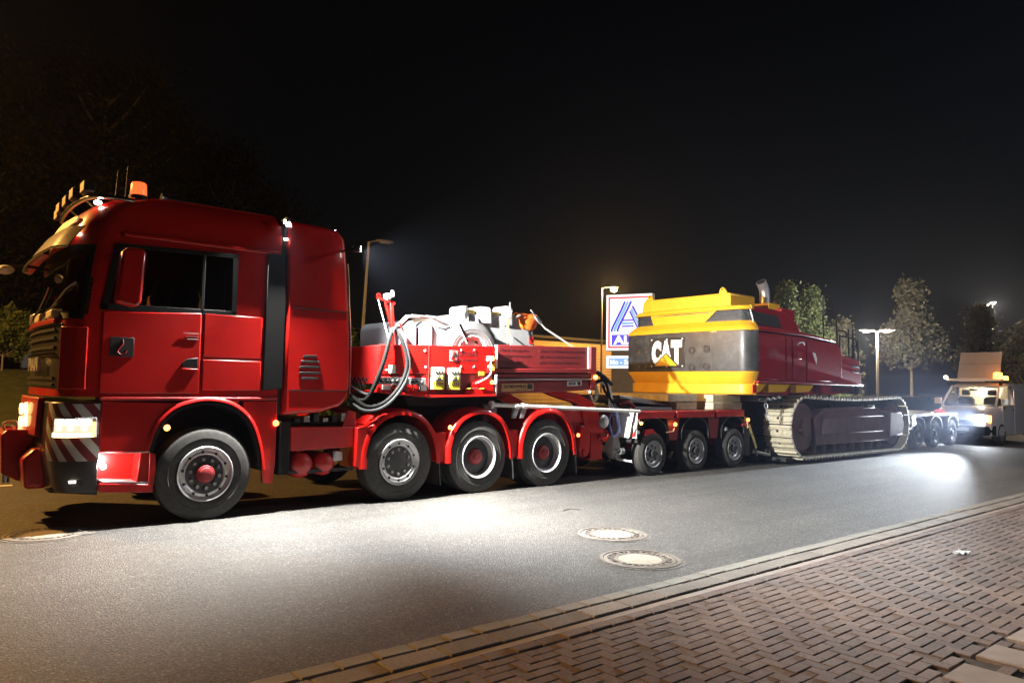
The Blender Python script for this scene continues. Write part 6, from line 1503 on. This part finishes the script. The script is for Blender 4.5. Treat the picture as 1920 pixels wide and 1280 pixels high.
part(VN, 'bumper', MB().loft([[(VX+dx, VY+y, z) for dx, z in ((.14+.25*(abs(y) > .7), .30), (-.06+.25*(abs(y) > .7), .32), (-.09+.25*(abs(y) > .7), .45), (-.05+.25*(abs(y) > .7), .60), (.14+.25*(abs(y) > .7), .62))] for y in (-.88, -.70, -.3, .3, .70, .88)]), 'black_plastic', .02)
part(VN, 'grille', MB().prism([(VX-.02, .66), (VX+.0, .66), (VX+.04, .90), (VX+.02, .90)], 'xz', VY-.40, VY+.40), 'black_plastic', .01)
part(VN, 'number_plate', MB().box(VX-.105, VX-.092, VY-.26, VY+.26, .43, .54), 'sticker_white', .004)
part(VN, 'bonnet_flash', MB().prism([(VY+.35, .99), (VY+.82, .99), (VY+.70, 1.08), (VY+.55, 1.07)], 'yz', VX+.03, VX+.10), 'reflector_red', .006)
# roof bar with lamps, beacon, folded warning board
part(VN, 'roof_rack', MB().box(VX+1.15, VX+1.45, VY-.80, VY+.80, 2.02, 2.10), 'white_paint', .02)
for s in (-.75, .75): part(VN, 'rack_foot', MB().box(VX+1.25, VX+1.35, VY+s-.04, VY+s+.04, 1.88, 2.03), 'black_plastic', .01)
part(VN, 'rack_panel', MB().box(VX+1.135, VX+1.149, VY-.36, VY+.40, 2.0, 2.12), 'van_white', .006)
part(VN, 'rack_lamp', MB().lathe([(.06, .0), (.065, -.05), (.001, -.055)], (VX+1.15, VY+.80, 2.14), 'x', 14), 'street_bulb')
wb = part(VN, 'warning_board', MB().prism([(VX+1.55, 2.02), (VX+1.62, 2.02), (VX+2.02, 3.0), (VX+1.95, 3.0)], 'xz', VY-.62, VY+.62), 'board_grey', .01)
part(wb, 'board_seam', MB().prism([(VX+1.775, 2.60), (VX+1.785, 2.60), (VX+1.79, 2.62), (VX+1.78, 2.62)], 'xz', VY-.62, VY+.62), 'sign_grey')
bcn = part(VN, 'beacon', MB().lathe([(.13, 0), (.13, .03), (.12, .17), (.08, .19), (.001, .195)], (VX+1.35, VY-.66, 2.11), 'z', 20), 'amber_glow')
part(VN, 'beacon', MB().lathe([(.08, 0), (.08, .03), (.075, .12), (.001, .13)], (VX+1.6, VY-.80, 2.06), 'z', 16), 'amber_marker')
point(VN, (VX+1.1, VY-.85, 2.3), 5, (1, .22, .04), .12)

# dark parked car behind the bogie
PC = thing('parked_car', (28.5, 3.4, 0), 'dark parked car half hidden between the excavator track and the van', 'car')
def cring(x, zb, zt, hw, hwt):
    return [(x, 3.4+y, z) for y, z in ((-hw, zb), (-hw, zb+(zt-zb)*.55), (-hwt, zt-.05), (-hwt+.12, zt), (hwt-.12, zt), (hwt, zt-.05), (hw, zb+(zt-zb)*.55), (hw, zb))]
part(PC, 'body', MB().loft([cring(26.3, .3, .72, .7, .62), cring(26.4, .25, .80, .84, .74), cring(27.4, .22, .95, .89, .8), cring(30.3, .22, .98, .89, .8), cring(30.6, .3, .9, .8, .7)]), 'car_dark', .03)
part(PC, 'cabin', MB().loft([cring(27.35, .9, .97, .8, .74), cring(28.1, .9, 1.42, .80, .60), cring(29.6, .9, 1.45, .80, .62), cring(30.45, .9, 1.0, .78, .70)]), 'glass_cab', .02)
part(PC, 'roof', MB().loft([cring(28.1, 1.40, 1.455, .62, .55), cring(29.6, 1.42, 1.485, .64, .56)]), 'car_dark', .02)
part(PC, 'roof_rail', MB().tube([(28.0, 2.85, 1.49), (28.8, 2.83, 1.52), (29.7, 2.85, 1.50)], .018, 6), 'chrome')
for x in (27.2, 29.7):
    for y in (2.5, 4.1): part(PC, 'wheel', MB().lathe([(.2, .04), (.30, .0), (.32, .03), (.32, .18), (.3, .2)], (x, y, .32), 'y', 24), 'rubber')

# ================================================================== night air, haze added for glow round the lamps
def haze():
    m = bpy.data.materials.new('night_air'); m.use_nodes = True; t = m.node_tree; t.nodes.clear()
    v = t.nodes.new('ShaderNodeVolumePrincipled'); v.inputs['Color'].default_value = (.62, .72, 1, 1); v.inputs['Density'].default_value = .0003
    v.inputs['Anisotropy'].default_value = .78
    o_ = t.nodes.new('ShaderNodeOutputMaterial'); t.links.new(v.outputs[0], o_.inputs['Volume'])
    MATS['night_air'] = m
    o = bpy.data.objects.new('haze', MB().box(-320, 820, -320, 520, -1.2, 19).mesh('haze', smooth=0)); COL.objects.link(o)
    o.data.materials.append(m); o['kind'] = 'stuff'
haze()
SC.cycles.use_denoising = True
SC.cycles.max_bounces = 8
SC.cycles.sample_clamp_indirect = 4
